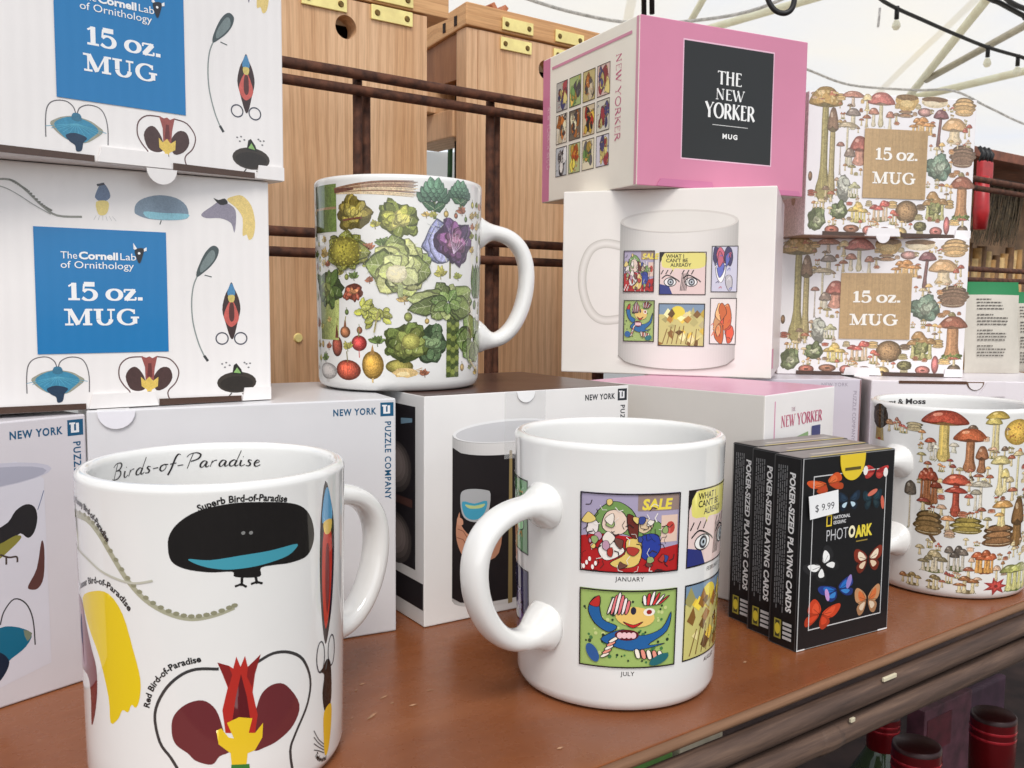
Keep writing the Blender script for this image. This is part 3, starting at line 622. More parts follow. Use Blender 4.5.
# --- mug with magazine style covers (plain stand-in pictures)
a = Art()
def cover_january(a, u0, v0, W, H):
    r = a.rng; P = lambda x, y: (u0 + x * W, v0 + y * H)
    a.start(); a.rect(u0, v0, u0 + W, v0 + H, (168, 158, 184))
    a.poly([P(0,0), P(1,0), P(1,.34), P(.78,.3), P(.5,.46), P(.2,.5), P(0,.44)], (176, 34, 36))
    a.inked([P(.1,.5), P(.18,.78), P(.34,.9), P(.5,.8), P(.6,.6), P(.74,.66), P(.86,.5), P(.62,.42), P(.4,.5)], (116, 150, 84))
    a.inked([P(.22,.56), P(.26,.76), P(.4,.78), P(.48,.6), P(.38,.48)], (232, 208, 190))
    a.inked([P(.5,.62), P(.62,.7), P(.72,.6), P(.62,.5)], (222, 196, 160))
    a.inked([P(.6,.46), P(.76,.48), P(.8,.3), P(.7,.16), P(.6,.22)], (44, 62, 150))
    a.inked([P(.46,.42), P(.6,.4), P(.58,.12), P(.4,.06), P(.3,.12), P(.44,.24)], (226, 196, 110))
    a.inked([P(.18,.28), P(.24,.4), P(.36,.38), P(.44,.28), P(.34,.18), P(.24,.16)], (240, 234, 226))
    a.inked([P(.06,.5), P(.1,.66), P(.18,.62), P(.16,.48)], (236, 226, 222))
    a.inked([P(.46,.74), P(.56,.66), P(.56,.44), P(.48,.5)], (104, 44, 36))
    a.rect(*P(.8, .38), *P(.98, .72), (226, 196, 178)); a.ell(*P(.9, .56), W * .05, H * .08, (190, 70, 60))
    a.rect(*P(.56, .78), *P(.99, .98), (150, 128, 120))
    a.text('SALE', P(.6, .8), H * .13, (236, 214, 80), bold=.04, shear=.15)
    for i in range(60):
        x, y = r.random() * .9, r.random() * .86; col = [(40,30,34),(60,44,44),(236,230,222)][i % 3]
        d_ = r.random() * 6; a.line([P(x, y), P(min(.98, max(.02, x + .05 * math.cos(d_))), min(.98, max(.02, y + .07 * math.sin(d_)))), P(min(.98, max(.02, x + .08 * math.cos(d_ + .5))), min(.98, max(.02, y + .11 * math.sin(d_ + .5))))], .12 + .3 * r.random(), col)
    pal = [(226,200,120),(60,74,140),(176,60,50),(150,170,110),(236,226,214),(110,70,60),(190,150,170)]
    for i in range(26):
        cx, cy, s = .06 + .86 * r.random(), .06 + .84 * r.random(), .022 + .03 * r.random()
        if cy > .74 and cx > .5: continue
        a.inked([P(cx + s * (.5 + r.random()) * math.cos(k_), cy + s * 1.3 * (.5 + r.random()) * math.sin(k_)) for k_ in (0, 1.2, 2.4, 3.6, 4.9)], pal[i % 7], .2)
    for i in range(5): a.ell(*P(.04 + .03 * i, .06 + .05 * (i % 3)), W * .014, H * .03, (245,240,235))
    a.frame(u0, v0, u0 + W, v0 + H, .55, (34, 28, 30))
def cover_july(a, u0, v0, W, H):
    r = a.rng; P = lambda x, y: (u0 + x * W, v0 + y * H)
    a.start(); a.rect(u0, v0, u0 + W, v0 + H, (160, 184, 104))
    for i in range(90):
        q_ = W * .013 * (.5 + 1.1 * r.random()); a.ell(*P(.05 + .9 * r.random(), .06 + .88 * r.random()), q_, q_, [(44, 62, 42), (200, 208, 138), (70, 120, 70)][i % 3], 0, 9)
    a.inked([P(.22,.36), P(.44,.5), P(.62,.42), P(.84,.5), P(.94,.7), P(.9,.46), P(.7,.3), P(.88,.3), P(.62,.24), P(.46,.24)], (38, 96, 156))
    a.inked([P(.09,.74), P(.16,.9), P(.2,.8), P(.24,.62), P(.38,.54), P(.3,.46), P(.16,.56)], (38, 96, 156))
    a.inked([P(.1,.8), P(.2,.92), P(.2,.78)], (190, 48, 44))
    a.ell(*P(.56,.66), W*.2, H*.13, (234, 196, 110), -6); a.inked([P(.44,.6), P(.54,.56), P(.64,.6), P(.54,.52)], (196, 40, 40))
    a.ell(*P(.7,.72), W*.06, H*.05, (240, 232, 220)); a.ell(*P(.7,.72), W*.028, H*.03, (150, 40, 34)); a.ell(*P(.54,.74), W*.028, H*.05, (40,40,60))
    for i in range(6): a.inked([P(.28+.035*i,.7), P(.31+.035*i,.72), P(.36+.03*i,.94-.03*abs(i-2)), P(.33+.03*i,.95-.03*abs(i-2))], (226,120,124) if i%2 else (244,232,226))
    for i in range(6): a.inked([P(.64+.03*i,.82), P(.67+.03*i,.82), P(.66+.05*i,.97-.02*abs(i-2)), P(.63+.05*i,.96-.02*abs(i-2))], (214,60,60) if i%2 else (244,236,230))
    a.ell(*P(.48,.43), W*.12, H*.07, (92, 24, 34)); 
    for i in range(4): a.ell(*P(.41+.045*i,.425), W*.028, H*.04, (240, 196, 200))
    for i in range(5):
        a.inked([P(.22+.02*i,.14+.05*i), P(.25+.02*i,.13+.05*i), P(.31+.02*i,.18+.05*i), P(.28+.02*i,.2+.05*i)], (232,150,130) if i%2 else (246,236,220))
        a.inked([P(.56+.06*i,.24-.01*i), P(.6+.06*i,.24-.01*i), P(.62+.06*i,.14-.01*i), P(.58+.06*i,.14-.01*i)], (232,150,130) if i%2 else (246,236,220))
    a.ell(*P(.14,.18), W*.1, H*.07, (40,88,150), 120); a.ell(*P(.82,.1), W*.11, H*.06, (40,104,110), 20)
    a.frame(u0, v0, u0 + W, v0 + H, .55, (34, 28, 30))
def cover_misc(a, u0, v0, W, H, seed=0, bg=(220, 214, 204), cols=((200,60,50),(230,190,80),(40,40,46))):
    r = random.Random(seed); P = lambda x, y: (u0 + x * W, v0 + y * H)
    a.start(); a.rect(u0, v0, u0 + W, v0 + H, bg)
    for i in range(9):
        cx, cy, s = .2 + .6 * r.random(), .2 + .6 * r.random(), .22 * (1 - i * .07)
        pts = [P(min(.97, max(.03, cx + s * (.6 + .8 * r.random()) * math.cos(k * PI / 3.5))), min(.97, max(.03, cy + s * 1.3 * (.6 + .8 * r.random()) * math.sin(k * PI / 3.5)))) for k in range(7)]
        a.inked(pts, mul(cols[i % len(cols)], .8 + .4 * r.random()), min(W, H) * .018)
    for i in range(14):
        x, y = .05 + .8 * r.random(), .05 + .8 * r.random(); a.line([P(x, y), P(x + .08, y + .1 * r.random()), P(x + .1, y)], min(W, H) * .025, cols[i % len(cols)], sm=True)
    a.frame(u0, v0, u0 + W, v0 + H, min(.55, W * .03), (60, 54, 54))
def cover_eye(a, u0, v0, W, H):
    P = lambda x, y: (u0 + x * W, v0 + y * H)
    a.start(); a.rect(u0, v0, u0 + W, v0 + H, (232, 206, 200))
    a.poly([P(0,0), P(.3,0), P(.22,.2), P(0,.26)], (44, 52, 120)); a.poly([P(0,.7), P(.12,1), P(0,1)], (30,26,30))
    a.poly([P(.06,.66), P(.1,.96), P(.5,1), P(.96,.97), P(.96,.66), P(.6,.6), P(.34,.62), P(.3,.54), P(.26,.62)], (232, 222, 120), 3)
    a.text('WHAT I', P(.14, .86), H * .085, INK, bold=.02); a.text('CAN\'T BE', P(.14, .76), H * .085, INK, bold=.02); a.text('ALREADY', P(.24, .66), H * .08, INK, bold=.02)
    for k in (0, .56):
        a.line([P(.06+k*.8,.38), P(.18+k*.8,.46), P(.38+k*.8,.36), P(.44+k*.8,.3)], .7, INK, sm=True)
        a.ell(*P(.24+k*.8,.3), W*.13, H*.1, (246,244,240)); a.line([(P(.24+k*.8,.3)[0] + W*.13*math.cos(t*PI/8), P(0,.3)[1] + H*.1*math.sin(t*PI/8)) for t in range(16)], .5, INK, closed=True)
        a.ell(*P(.25+k*.8,.3), W*.07, H*.085, (60,60,66)); a.ell(*P(.25+k*.8,.3), W*.045, H*.05, (190,200,206)); a.ell(*P(.25+k*.8,.3), W*.02, H*.025, INK)
        for i in range(3): a.line([P(.04+.1*i+k*.8,.48), P(.09+.1*i+k*.8,.58)], .6, INK)
    for i in range(5): a.line([P(.5+.03*i,.5), P(.46+.03*i,.1)], .4, INK)
    a.frame(u0, v0, u0 + W, v0 + H, .55, (34, 28, 30))
def cover_farm(a, u0, v0, W, H, cols=((206,196,120),(232,196,70),(120,84,40),(240,226,160),(176,120,50),(120,146,170))):
    r = a.rng; P = lambda x, y: (u0 + x * W, v0 + y * H)
    a.start(); a.rect(u0, v0, u0 + W, v0 + H, cols[0]); a.rect(*P(0,.74), *P(1,1), cols[5])
    a.ell(*P(.42,.78), W*.16, H*.16, (236,214,70))
    for i in range(34):
        x, y = r.random(), r.random() * .78
        a.poly([P(max(0,x-.09),y), P(x,min(.98,y+.16*r.random()+.04)), P(min(1,x+.12*r.random()),y+.02), P(x,max(0,y-.08))], mul(cols[i % 5], .75 + .4 * r.random()))
    for i in range(8): a.line([P(.1 + .1*i, .05), P(.2+.09*i, .3 + .25*r.random())], .5, cols[2])
    a.frame(u0, v0, u0 + W, v0 + H, .55, (34, 28, 30))
pw, p1, p0 = 39.0, 55.6, 18.6; ph_ = 30.4; pitch = 43.2
cover_january(a, -14.1, p1, pw, ph_); cover_july(a, -14.1, p0, pw, ph_)
cover_eye(a, -14.1 + pitch, p1, pw, ph_); cover_farm(a, -14.1 + pitch, p0, pw, ph_)
cover_misc(a, -81, p1, pw, ph_, 4, (122,168,122), ((150,196,150),(96,140,92),(206,160,96)))
cover_misc(a, -81, p0, pw, ph_, 9, (50,48,90), ((150,140,190),(84,76,140),(28,26,50)))
a.start()
for t, u, v in (('JANUARY', 5.4, p1 - 3.2), ('JULY', 5.4, p0 - 3.2), ('FEBRUARY', 48.6, p1 - 3.2), ('AUGUST', 48.6, p0 - 3.2), ('DECEMBER', -61.5, p1 - 3.2)):
    a.text(t, (u, v), 1.7, (60, 56, 58), align='c', bold=.01, track=.08)
COVER_ART = a
mug('cover', 'white mug with rows of framed cartoon pictures captioned JANUARY and JULY', a, None, -42, .0335, .0775, .0300)

# --- mug with vegetables
a = Art(); GR = (92, 116, 52); YG = (168, 160, 56); DG = (58, 88, 60)
V = [(-44.4,89.0,21.4,23.0),(-23.0,85.8,20.5,16.6),(-0.0,83.0,21.2,16.9),(17.5,96.5,15.3,14.2),(33.3,98.3,15.2,10.5),(-28.0,67.8,23.4,16.9),(0.7,59.0,34.8,27.4),(26.5,73.2,30.2,22.9),(-41.5,46.5,26.1,21.8),(-23.7,48.3,12.5,9.8),(-12.7,39.1,24.1,15.7),(4.1,24.0,24.0,20.7),(16.5,23.1,15.0,21.5),(25.9,43.8,40.7,18.3),(29.7,21.6,8.0,27.9),(46.5,24.8,28.2,24.4),(47.7,54.2,18.7,18.9),(-34.8,24.1,7.9,14.8),(-28.9,30.1,6.7,8.2),(-20.6,22.9,8.1,9.9),(-27.6,10.2,14.7,10.6),(-13.3,13.0,10.7,15.2),(1.9,11.3,15.3,10.9),(-43.2,9.0,15.3,8.5)]
V = [(u_, v_, w_ * k_, h_ * k_) for (u_, v_, w_, h_), k_ in zip(V, [1, 1, 1, 1, 1, 1, .86, 1, 1, 1.1, 1.05, .95, .95, .9] + [1.08] * 10)]
def vstart(): a.start()
vstart(); u, v, w, h = V[0]
for i in range(7): a.line([(u - w/2 + w*(i+.5)/7, v - h/2), (u - w/2 + w*(i+.5)/7 + .3*(i%2), v + h/2)], w/6, mul((84,104,40), .7 + .09*i)); 
a.line([(u-w/2, v), (u+w/2, v)], 1.2, (150,120,80))
vstart(); A0, A1, A2 = [(-34.7,97.0),(-13.0,99.0),(7.1,97.7)]
for i in range(16):
    q = (i - 8) * .42; a.line([(A0[0], A0[1] + q * .35), (A1[0], A1[1] + q * .9 - 1), (A2[0] + (i % 3), A2[1] + q * 1.2)], .9, mixc((112, 66, 44), (226, 204, 160), a.rng.random()), sm=True, taper=.3)
a.line([A0, (A0[0] + 12, A0[1] + .6)], 2.4, (104, 60, 42), taper=.5)
vstart(); leafball(a, *V[1][:2], V[1][2]/2, V[1][3]/2, [(146,128,40),(176,158,50),(206,190,84)], 26); a.line([(V[1][0]-6,V[1][1]-3),(V[1][0]+5,V[1][1]-2)], 1.0, (110,60,40), sm=True)
vstart(); leafball(a, *V[2][:2], V[2][2]/2, V[2][3]/2, [(132,142,52),(176,176,70),(212,204,110)], 30)
for q in (3, 4):
    vstart(); u, v, w, h = V[q]; a.line([(u, v - h*.3), (u + .6, v - h*.9)], 1.5, (96,112,62)); leaf(a, u, v - h*.6, w*.5, w*.3, 30, DG); leaf(a, u, v - h*.55, w*.5, w*.3, 150, DG)
    for row in range(4):
        for i in range(5 - row): leaf(a, u + (i - (4 - row)/2) * w*.16, v - h*.32 + row*h*.14, h*.42, w*.28, 90 - (i - (4-row)/2)*22, mul((84,116,92), .8 + .12*row), False)
vstart(); u, v, w, h = V[5]; frill(a, u, v, w*.55, h*.55, [(128,128,36),(112,116,40)], 22); ball(a, u, v, w*.42, h*.42, (150,140,36), .7, 1.2)
for i in range(60):
    an = i * 137.5; rr_ = math.sqrt(i / 60) * .42; a.ell(u + w*rr_*math.cos(math.radians(an)), v + h*rr_*math.sin(math.radians(an)), .55, .5, mul((150,144,40), .65 + .7*a.rng.random()), 0, 6)
vstart(); u, v, w, h = V[6]; frill(a, u, v + h*.05, w*.55, h*.62, [(112,124,62),(146,154,86),(176,178,112)], 13); frill(a, u, v, w*.36, h*.42, [(160,166,100),(184,188,128)], 8); a.line([(u, v - h*.3), (u, v - h*.55)], 2.4, (150,160,110)); ball(a, u - w*.06, v - h*.08, w*.17, h*.18, (232,222,180), .8, 1.05)
for i in range(16): a.ell(u - w*.06 + w*.12*(a.rng.random()*2-1), v - h*.07 + h*.12*(a.rng.random()*2-1), .9, .8, mul((240,232,198), .9 + .1*a.rng.random()), 0, 8)
vstart(); u, v, w, h = V[7]; a.line([(u + w*.02, v - h*.4), (u + w*.02, v - h*.78)], 1.1, (120,120,60)); leaf(a, u - w*.12, v - h*.45, h*.95, w*.62, 100, (132,134,172)); leaf(a, u - w*.05, v - h*.42, h*.8, w*.5, 112, (150,150,186)); leaf(a, u + w*.1, v - h*.42, h*.9, w*.5, 62, (120,84,126))
leafball(a, u + w*.1, v + h*.02, w*.42, h*.46, [(104,74,116),(132,82,130),(156,98,142),(176,120,150)], 26)
for i in range(6): a.line([(u+w*.08, v-h*.25), (u + w*(-.05+.09*i), v + h*(.34-.05*i))], .4, (206,180,206), taper=.3)
vstart(); u, v, w, h = V[8]; 
for i in range(7): a.line([(u - w*.28 + i*w*.09, v - h*1.0), (u - w*.3 + i*w*.1, v + h*.1)], w*.1, mul((150,160,86), .75 + .07*i))
leafball(a, u, v + h*.18, w*.5, h*.4, [(76,100,40),(104,128,54),(138,150,70)], 24)
vstart(); leafball(a, *V[9][:2], V[9][2]*.45, V[9][3]*.42, [(150,66,40),(190,90,52),(216,140,80)], 12)
vstart(); u, v, w, h = V[10]
for i in range(20):
    an = a.rng.random()*360; leaf(a, u + w*.34*math.cos(an)*a.rng.random(), v + h*.34*math.sin(an)*a.rng.random(), w*.2, w*.13, an, mul((150,152,60), .75+.5*a.rng.random()))
a.line([(u + w*.1, v), (u + w*.02, v - h*.62)], .7, (150,140,80))
vstart(); u, v, w, h = V[12]; leafball(a, u, v, w*.6, h*.5, [(84,108,72),(104,128,88),(122,144,100)], 18)
vstart(); a.base += .06; u, v, w, h = V[11]; leafball(a, u, v, w*.52, h*.52, [(104,120,54),(136,146,70),(174,174,98)], 30); ball(a, u + w*.08, v + h*.04, w*.2, h*.2, (170,168,80), .75, 1.15)
vstart(); u, v, w, h = V[14]; a.rect(u - w/2, v - h/2, u + w/2, v + h/2, (96,108,46))
for i in range(11):
    for j in range(3): a.ell(u - w*.33 + j*w*.33, v - h*.46 + i*h*.092 + (j % 2)*h*.045, w*.19, h*.045, (128,140,62) if (i + j) % 2 else (70,84,40), 0, 10)
vstart(); u, v, w, h = V[13]; frill(a, u, v, w*.55, h*.6, [(96,112,54),(124,140,74),(152,162,98)], 11); frill(a, u, v, w*.3, h*.35, [(116,140,70),(90,116,54)], 7)
vstart(); u, v, w, h = V[15]; frill(a, u, v, w*.55, h*.5, [(88,112,50),(112,134,66)], 10); a.line([(u - w*.1, v - h*.4), (u + w*.2, v - h*.62)], .8, (190,170,120))
vstart(); u, v, w, h = V[16]
for i in range(4): leaf(a, u + w*.1*i, v - h*.4, h*.85, w*.3, 96 - 5*i, (70,96,50))
for q, c in ((17, (150,64,40)), (18, (168,104,60))):
    vstart(); u, v, w, h = V[q]; ball(a, u, v - h*.15, w*.46, h*.32, c); a.poly([(u-w*.14,v+h*.1),(u-w*.04,v+h*.5),(u+w*.06,v+h*.5),(u+w*.14,v+h*.1)], mul(c, .8))
    a.line([(u, v+h*.42), (u+.6, v+h*.72)], .5, (150,140,70))
vstart(); u, v, w, h = V[19]; ball(a, u, v + h*.06, w*.5, h*.36, (176,40,34), .6, 1.5); a.line([(u, v-h*.25), (u+.2, v-h*.6)], .5, (180,70,60)); a.line([(u, v+h*.35),(u-.3, v+h*.75)], .6, (120,120,60))
vstart(); u, v, w, h = V[20]; ball(a, u, v, w*.5, h*.44, (186,66,24), .55, 1.45); a.line([(u, v+h*.35),(u-.5, v+h*.8)], .6, (120,110,60)); 
for i in range(5): a.line([(u-w*.3+i*w*.15, v+h*.3),(u-w*.36+i*w*.18, v-h*.2)], .25, (150,44,20))
vstart(); u, v, w, h = V[21]; ball(a, u, v, w*.5, h*.42, (186,142,46), .62, 1.35); a.poly([(u-w*.12,v+h*.3),(u,v+h*.62),(u+w*.1,v+h*.3)], (160,120,60)); a.line([(u,v-h*.38),(u,v-h*.52)], .9, (200,170,110))
vstart(); u, v, w, h = V[22]; ball(a, u - w*.1, v + h*.1, w*.42, h*.3, (150,140,62), .65, 1.2); a.ell(u + w*.06, v - h*.16, w*.36, h*.2, (206,174,110), 0, 14, .3); a.ell(u + w*.02, v - h*.2, w*.2, h*.1, (232,212,160), 0, 12, .3)
for i in range(4): a.line([(u + w*.3, v - h*.1 - i*.4), (u + w*.6, v + h*.04 - i)], .35, (190,160,110))
vstart(); u, v, w, h = V[23]; ball(a, u, v, w*.5, h*.45, (206,200,196), .7, 1.1); 
for i in range(3): a.line([(u-1+i, v-h*.4), (u-1.4+i*1.3, v-h*.62)], .3, (190,180,170))
r_ = random.Random(31); T_ = [(b_[0], b_[1], b_[2], b_[3]) for b_ in V] + [((A0[0] + A2[0]) / 2, A0[1], abs(A2[0] - A0[0]), 7)]
for i in range(1400):
    s_ = 3.6 + 3.4 * r_.random(); u = -56 + 112 * r_.random(); v = 9 + 86 * r_.random()
    if any(abs(u - b_[0]) < (s_ + b_[2]) * .43 and abs(v - b_[1]) < (s_ + b_[3]) * .43 for b_ in T_): continue
    T_.append((u, v, s_, s_)); vstart(); c_ = [(128,134,60),(166,160,74),(96,116,60),(176,150,84),(150,90,60)][r_.randrange(5)]
    if r_.random() < .6:
        for q in range(6): leaf(a, u, v - s_ * .3, s_ * (.5 + .3 * r_.random()), s_ * .34, 20 + q * 28 + 10 * r_.random(), mul(c_, .85 + .3 * r_.random()), False)
        a.line([(u, v - s_ * .3), (u + .3, v - s_ * .6)], .4, mul(c_, .8))
    else: ball(a, u, v, s_ * .32, s_ * .36, c_, .65, 1.25); a.line([(u, v + s_ * .3), (u - .3, v + s_ * .6)], .35, (120, 126, 66))
mug('veg', 'white mug printed with painted vegetables, standing up on the boxes', a, None, 98, .0262, .0800, .0262, CERAMIC_PAINT)

# --- mug with mushrooms
a = Art(); Z = None
CREAM = (206, 186, 128); RB = (148, 62, 34); ORA = (180, 92, 40); TAN = (176, 138, 80); BRN = (112, 76, 46); GRY = (128, 112, 96)
Q = [(-3.1,87.9,23.3,27.4),(9.8,81.0,16.9,23.5),(23.2,91.1,13.0,22.0),(36.2,90.7,16.5,16.6),(-9.6,60.9,11.7,22.2),(4.1,56.6,14.3,23.0),(16.4,56.7,11.9,16.4),(26.4,67.7,11.6,21.7),(29.6,47.5,13.1,14.4),(-9.0,38.3,16.2,17.0),(10.5,39.0,18.4,12.3),(28.3,33.2,19.3,16.3),(40.8,42.3,10.6,26.9),(-19.3,49.1,7.5,26.1),(-5.8,20.0,14.3,13.6),(5.8,23.3,12.0,16.6),(21.0,22.7,13.2,16.3),(44.5,13.8,28.1,20.3),(-16.1,8.4,11.0,8.3),(-5.0,8.8,9.3,9.6),(11.3,8.6,13.4,9.9),(28.3,8.0,16.5,10.0),(-43.3,91.2,16.7,20.5),(-8.1,79.4,5.9,10.5),(37.7,68.9,8.7,23.9),(15.9,76.3,6.7,14.5)]
mushroom(a, Q[0], (168,60,28), (208,180,96), .28, 1, .22, 1.0, 1.3)
mushroom(a, Q[1], (176,84,34), (160,104,62), .3, 1, .26, 1, 1.5); mushroom(a, Q[25], (150,96,60), (150,100,64), .5, 1, .5)
mushroom(a, (Q[2][0]-2, Q[2][1]-1.5, Q[2][2]*.7, Q[2][3]*.85), (186,168,90), (206,190,140), .22, 1, .16); mushroom(a, Q[2], (178,150,60), (196,180,128), .2, 1, .16)
a.start(); ball(a, Q[3][0], Q[3][1], Q[3][2]*.55, Q[3][3]*.42, (212,170,58), .75, 1.12)
for i in range(18): a.ell(Q[3][0] + Q[3][2]*.4*(a.rng.random()*2-1), Q[3][1] + Q[3][3]*.3*(a.rng.random()*2-1), .5, .4, (160,96,40))
cluster(a, Q[4], RB, (150,92,52), 6, (120,80,50)); mushroom(a, Q[5], (184,70,34), (166,64,34), .26, 1, .24); mushroom(a, (Q[5][0], Q[5][1]-2.4, Q[5][2]*.8, Q[5][3]*.6), (160,54,30), (150,56,30), .24, 1, .3)
mushroom(a, Q[6], (176,166,146), (206,196,176), .2, 1, .14); mushroom(a, (Q[6][0]-2.5, Q[6][1]-2, Q[6][2]*.5, Q[6][3]*.7), (150,140,120), (200,190,170), .25, 1, .2)
mushroom(a, Q[7], (196,180,120), (206,190,140), .22, 1, .24, bulb=2); mushroom(a, (Q[7][0]+3, Q[7][1]-2.5, Q[7][2]*.5, Q[7][3]*.6), (210,190,120), (214,200,150), .4, 1, .4)
mushroom(a, Q[8], (186,138,70), (210,190,130), .3, 1, .2); mushroom(a, (Q[8][0]-2, Q[8][1]-3, Q[8][2]*.5, Q[8][3]*.5), (190,150,80), (214,196,140), .3, 1, .3)
fan(a, Q[9], (128,100,58), 4); a.line([(Q[9][0]+1, Q[9][1]-4), (Q[9][0]+4, Q[9][1]-8)], 1.8, (110,84,56))
fan(a, Q[10], (150,130,54), 3); fan(a, Q[11], (140,98,56), 3)
mushroom(a, Q[12], (120,84,40), (128,92,44), .55, 1, .7); mushroom(a, Q[13], (92,80,66), (190,176,150), .3, .9, .12, 1.4)
cluster(a, Q[14], (150,136,100), (196,186,160), 5); cluster(a, Q[15], (96,86,76), (186,178,162), 4); cluster(a, Q[16], (170,80,30), (196,140,60), 5, (120,60,30))
a.start(); a.ell(Q[16][0]+1.4, Q[16][1]-.6, .9, 1.8, (176,40,40)); cluster(a, Q[17], (150,150,80), (196,190,120), 4, (90,110,50))
for q in (18, 19, 20): cluster(a, Q[q], (126,108,66) if q < 20 else (140,88,46), (196,182,140), 3, (110,96,60))
a.start(); u, v, w, h = Q[21]; st = []
for i in range(14):
    r_ = (.5 if i % 2 == 0 else .24); st.append((u + w*r_*math.cos(2*PI*i/14), v + h*r_*math.sin(2*PI*i/14)))
a.poly(st, (150,34,28)); a.poly([(u+(x-u)*.62, v+(y-v)*.62+.2) for x, y in st], (186,52,38)); a.ell(u, v, 1.2, .8, (120,40,30))
morel(a, Q[22], (70,54,40), (190,160,84)); cluster(a, Q[23], (210,200,180), (214,206,190), 3, (190,180,150)); mushroom(a, Q[24], (196,176,130), (206,194,150), .12, 1, .2)
mushroom(a, (Q[0][0]-6.6, Q[0][1]-5, 6, 7), (160,70,40), (190,180,160), .4, 1, .4); mushroom(a, (Q[0][0]+5, Q[0][1]-6, 5, 5.5), (200,190,170), (206,200,180), .4, 1, .4)
a.start(); a.ell(Q[22][0], Q[22][1]-9.5, 1.8, .8, (170,60,34))
fill_mushrooms(a, Q, -44, 66, 8, 92, 2200, 3.8, 8.5, 6, ((-60, 12, -17, 86),))
ia = Art(); ia.start(); ia.text('Mushrooms & Moss', (-66, 96.6), 3.2, (50, 48, 50), width=51, bold=.03)
mug('mush', 'white mug printed with red and brown mushrooms, standing behind the card packs', a, ia, -37, .032, .0710, .0285, CERAMIC_PAINT)
# ------------------------------------------------------------------ cartons
WHT = (230, 227, 226)
def carton(key, label, faces, mat, base=WHT, colors=None, bev=.0007, group=None, name='mug_box', cat='box', bulge=0.0):
    """a printed box; faces = {'f': art on the front, 'l': art on the left side, 't': art on top}; colours of the bare sides by letter"""
    q = BOXES[key]; w, d, h = q['w'], q['d'], q['h']
    bm = BM(); cl = bm.loops.layers.float_color.new('Col')
    bx(bm, 0, w, 0, d, 0, h)
    bm.normal_update()
    for f in bm.faces:
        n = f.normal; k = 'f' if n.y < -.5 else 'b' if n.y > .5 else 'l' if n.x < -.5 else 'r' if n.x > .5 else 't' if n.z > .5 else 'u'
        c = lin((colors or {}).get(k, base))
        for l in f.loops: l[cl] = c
    bmesh.ops.bevel(bm, geom=bm.edges[:], offset=bev, segments=2, affect='EDGES', profile=.5)
    maps = {'f': lambda u, v, o: (u, -o, v), 'l': lambda u, v, o: (-o, d - u, v), 't': lambda u, v, o: (u, v, h + o), 'r': lambda u, v, o: (w + o, u, v)}
    for k, art in faces.items():
        if art: stamp(bm, art, maps[k], cl)
    me = bpy.data.meshes.new(name); bm.to_mesh(me); bm.free(); me.materials.append(mat)
    o = bpy.data.objects.new(name, me); COL.objects.link(o)
    o.location = (q['x'], q['y'], q['z']); o.rotation_euler = (0, 0, q['yaw'])
    return tag(o, label, cat, group)
def plate(name, parent, pts, y, th, mat, col):
    """thin card piece standing on the front of its box: outline in metres (x, z)"""
    bm = BM(); cl = bm.loops.layers.float_color.new('Col')
    A = [bm.verts.new((x, y, z)) for x, z in pts]; B = [bm.verts.new((x, y - th, z)) for x, z in pts]
    n = len(pts); bm.faces.new(A); bm.faces.new(B[::-1])
    for i in range(n): bm.faces.new((A[i], B[i], B[(i + 1) % n], A[(i + 1) % n]))
    bmesh.ops.recalc_face_normals(bm, faces=bm.faces[:])
    for f in bm.faces:
        for l in f.loops: l[cl] = lin(col)
    me = bpy.data.meshes.new(name); bm.to_mesh(me); bm.free(); me.materials.append(mat)
    o = bpy.data.objects.new(name, me); COL.objects.link(o); o.parent = parent; return o
def half_disc(cx, cz, r, up=True, n=10):
    s = 1 if up else -1
    return [(cx + r * math.cos(PI * i / n), cz + s * r * math.sin(PI * i / n)) for i in range(n + 1)]

def fit_text(a, s, p0, p1, ptop, col, **kw):
    """text between two baseline points with its cap height at ptop"""
    wid = math.hypot(p1[0] - p0[0], p1[1] - p0[1]); rot = math.degrees(math.atan2(p1[1] - p0[1], p1[0] - p0[0]))
    cap = abs(ptop[1] - p0[1]); a.text(s, p0, cap, col, width=wid, rot=0, **kw)

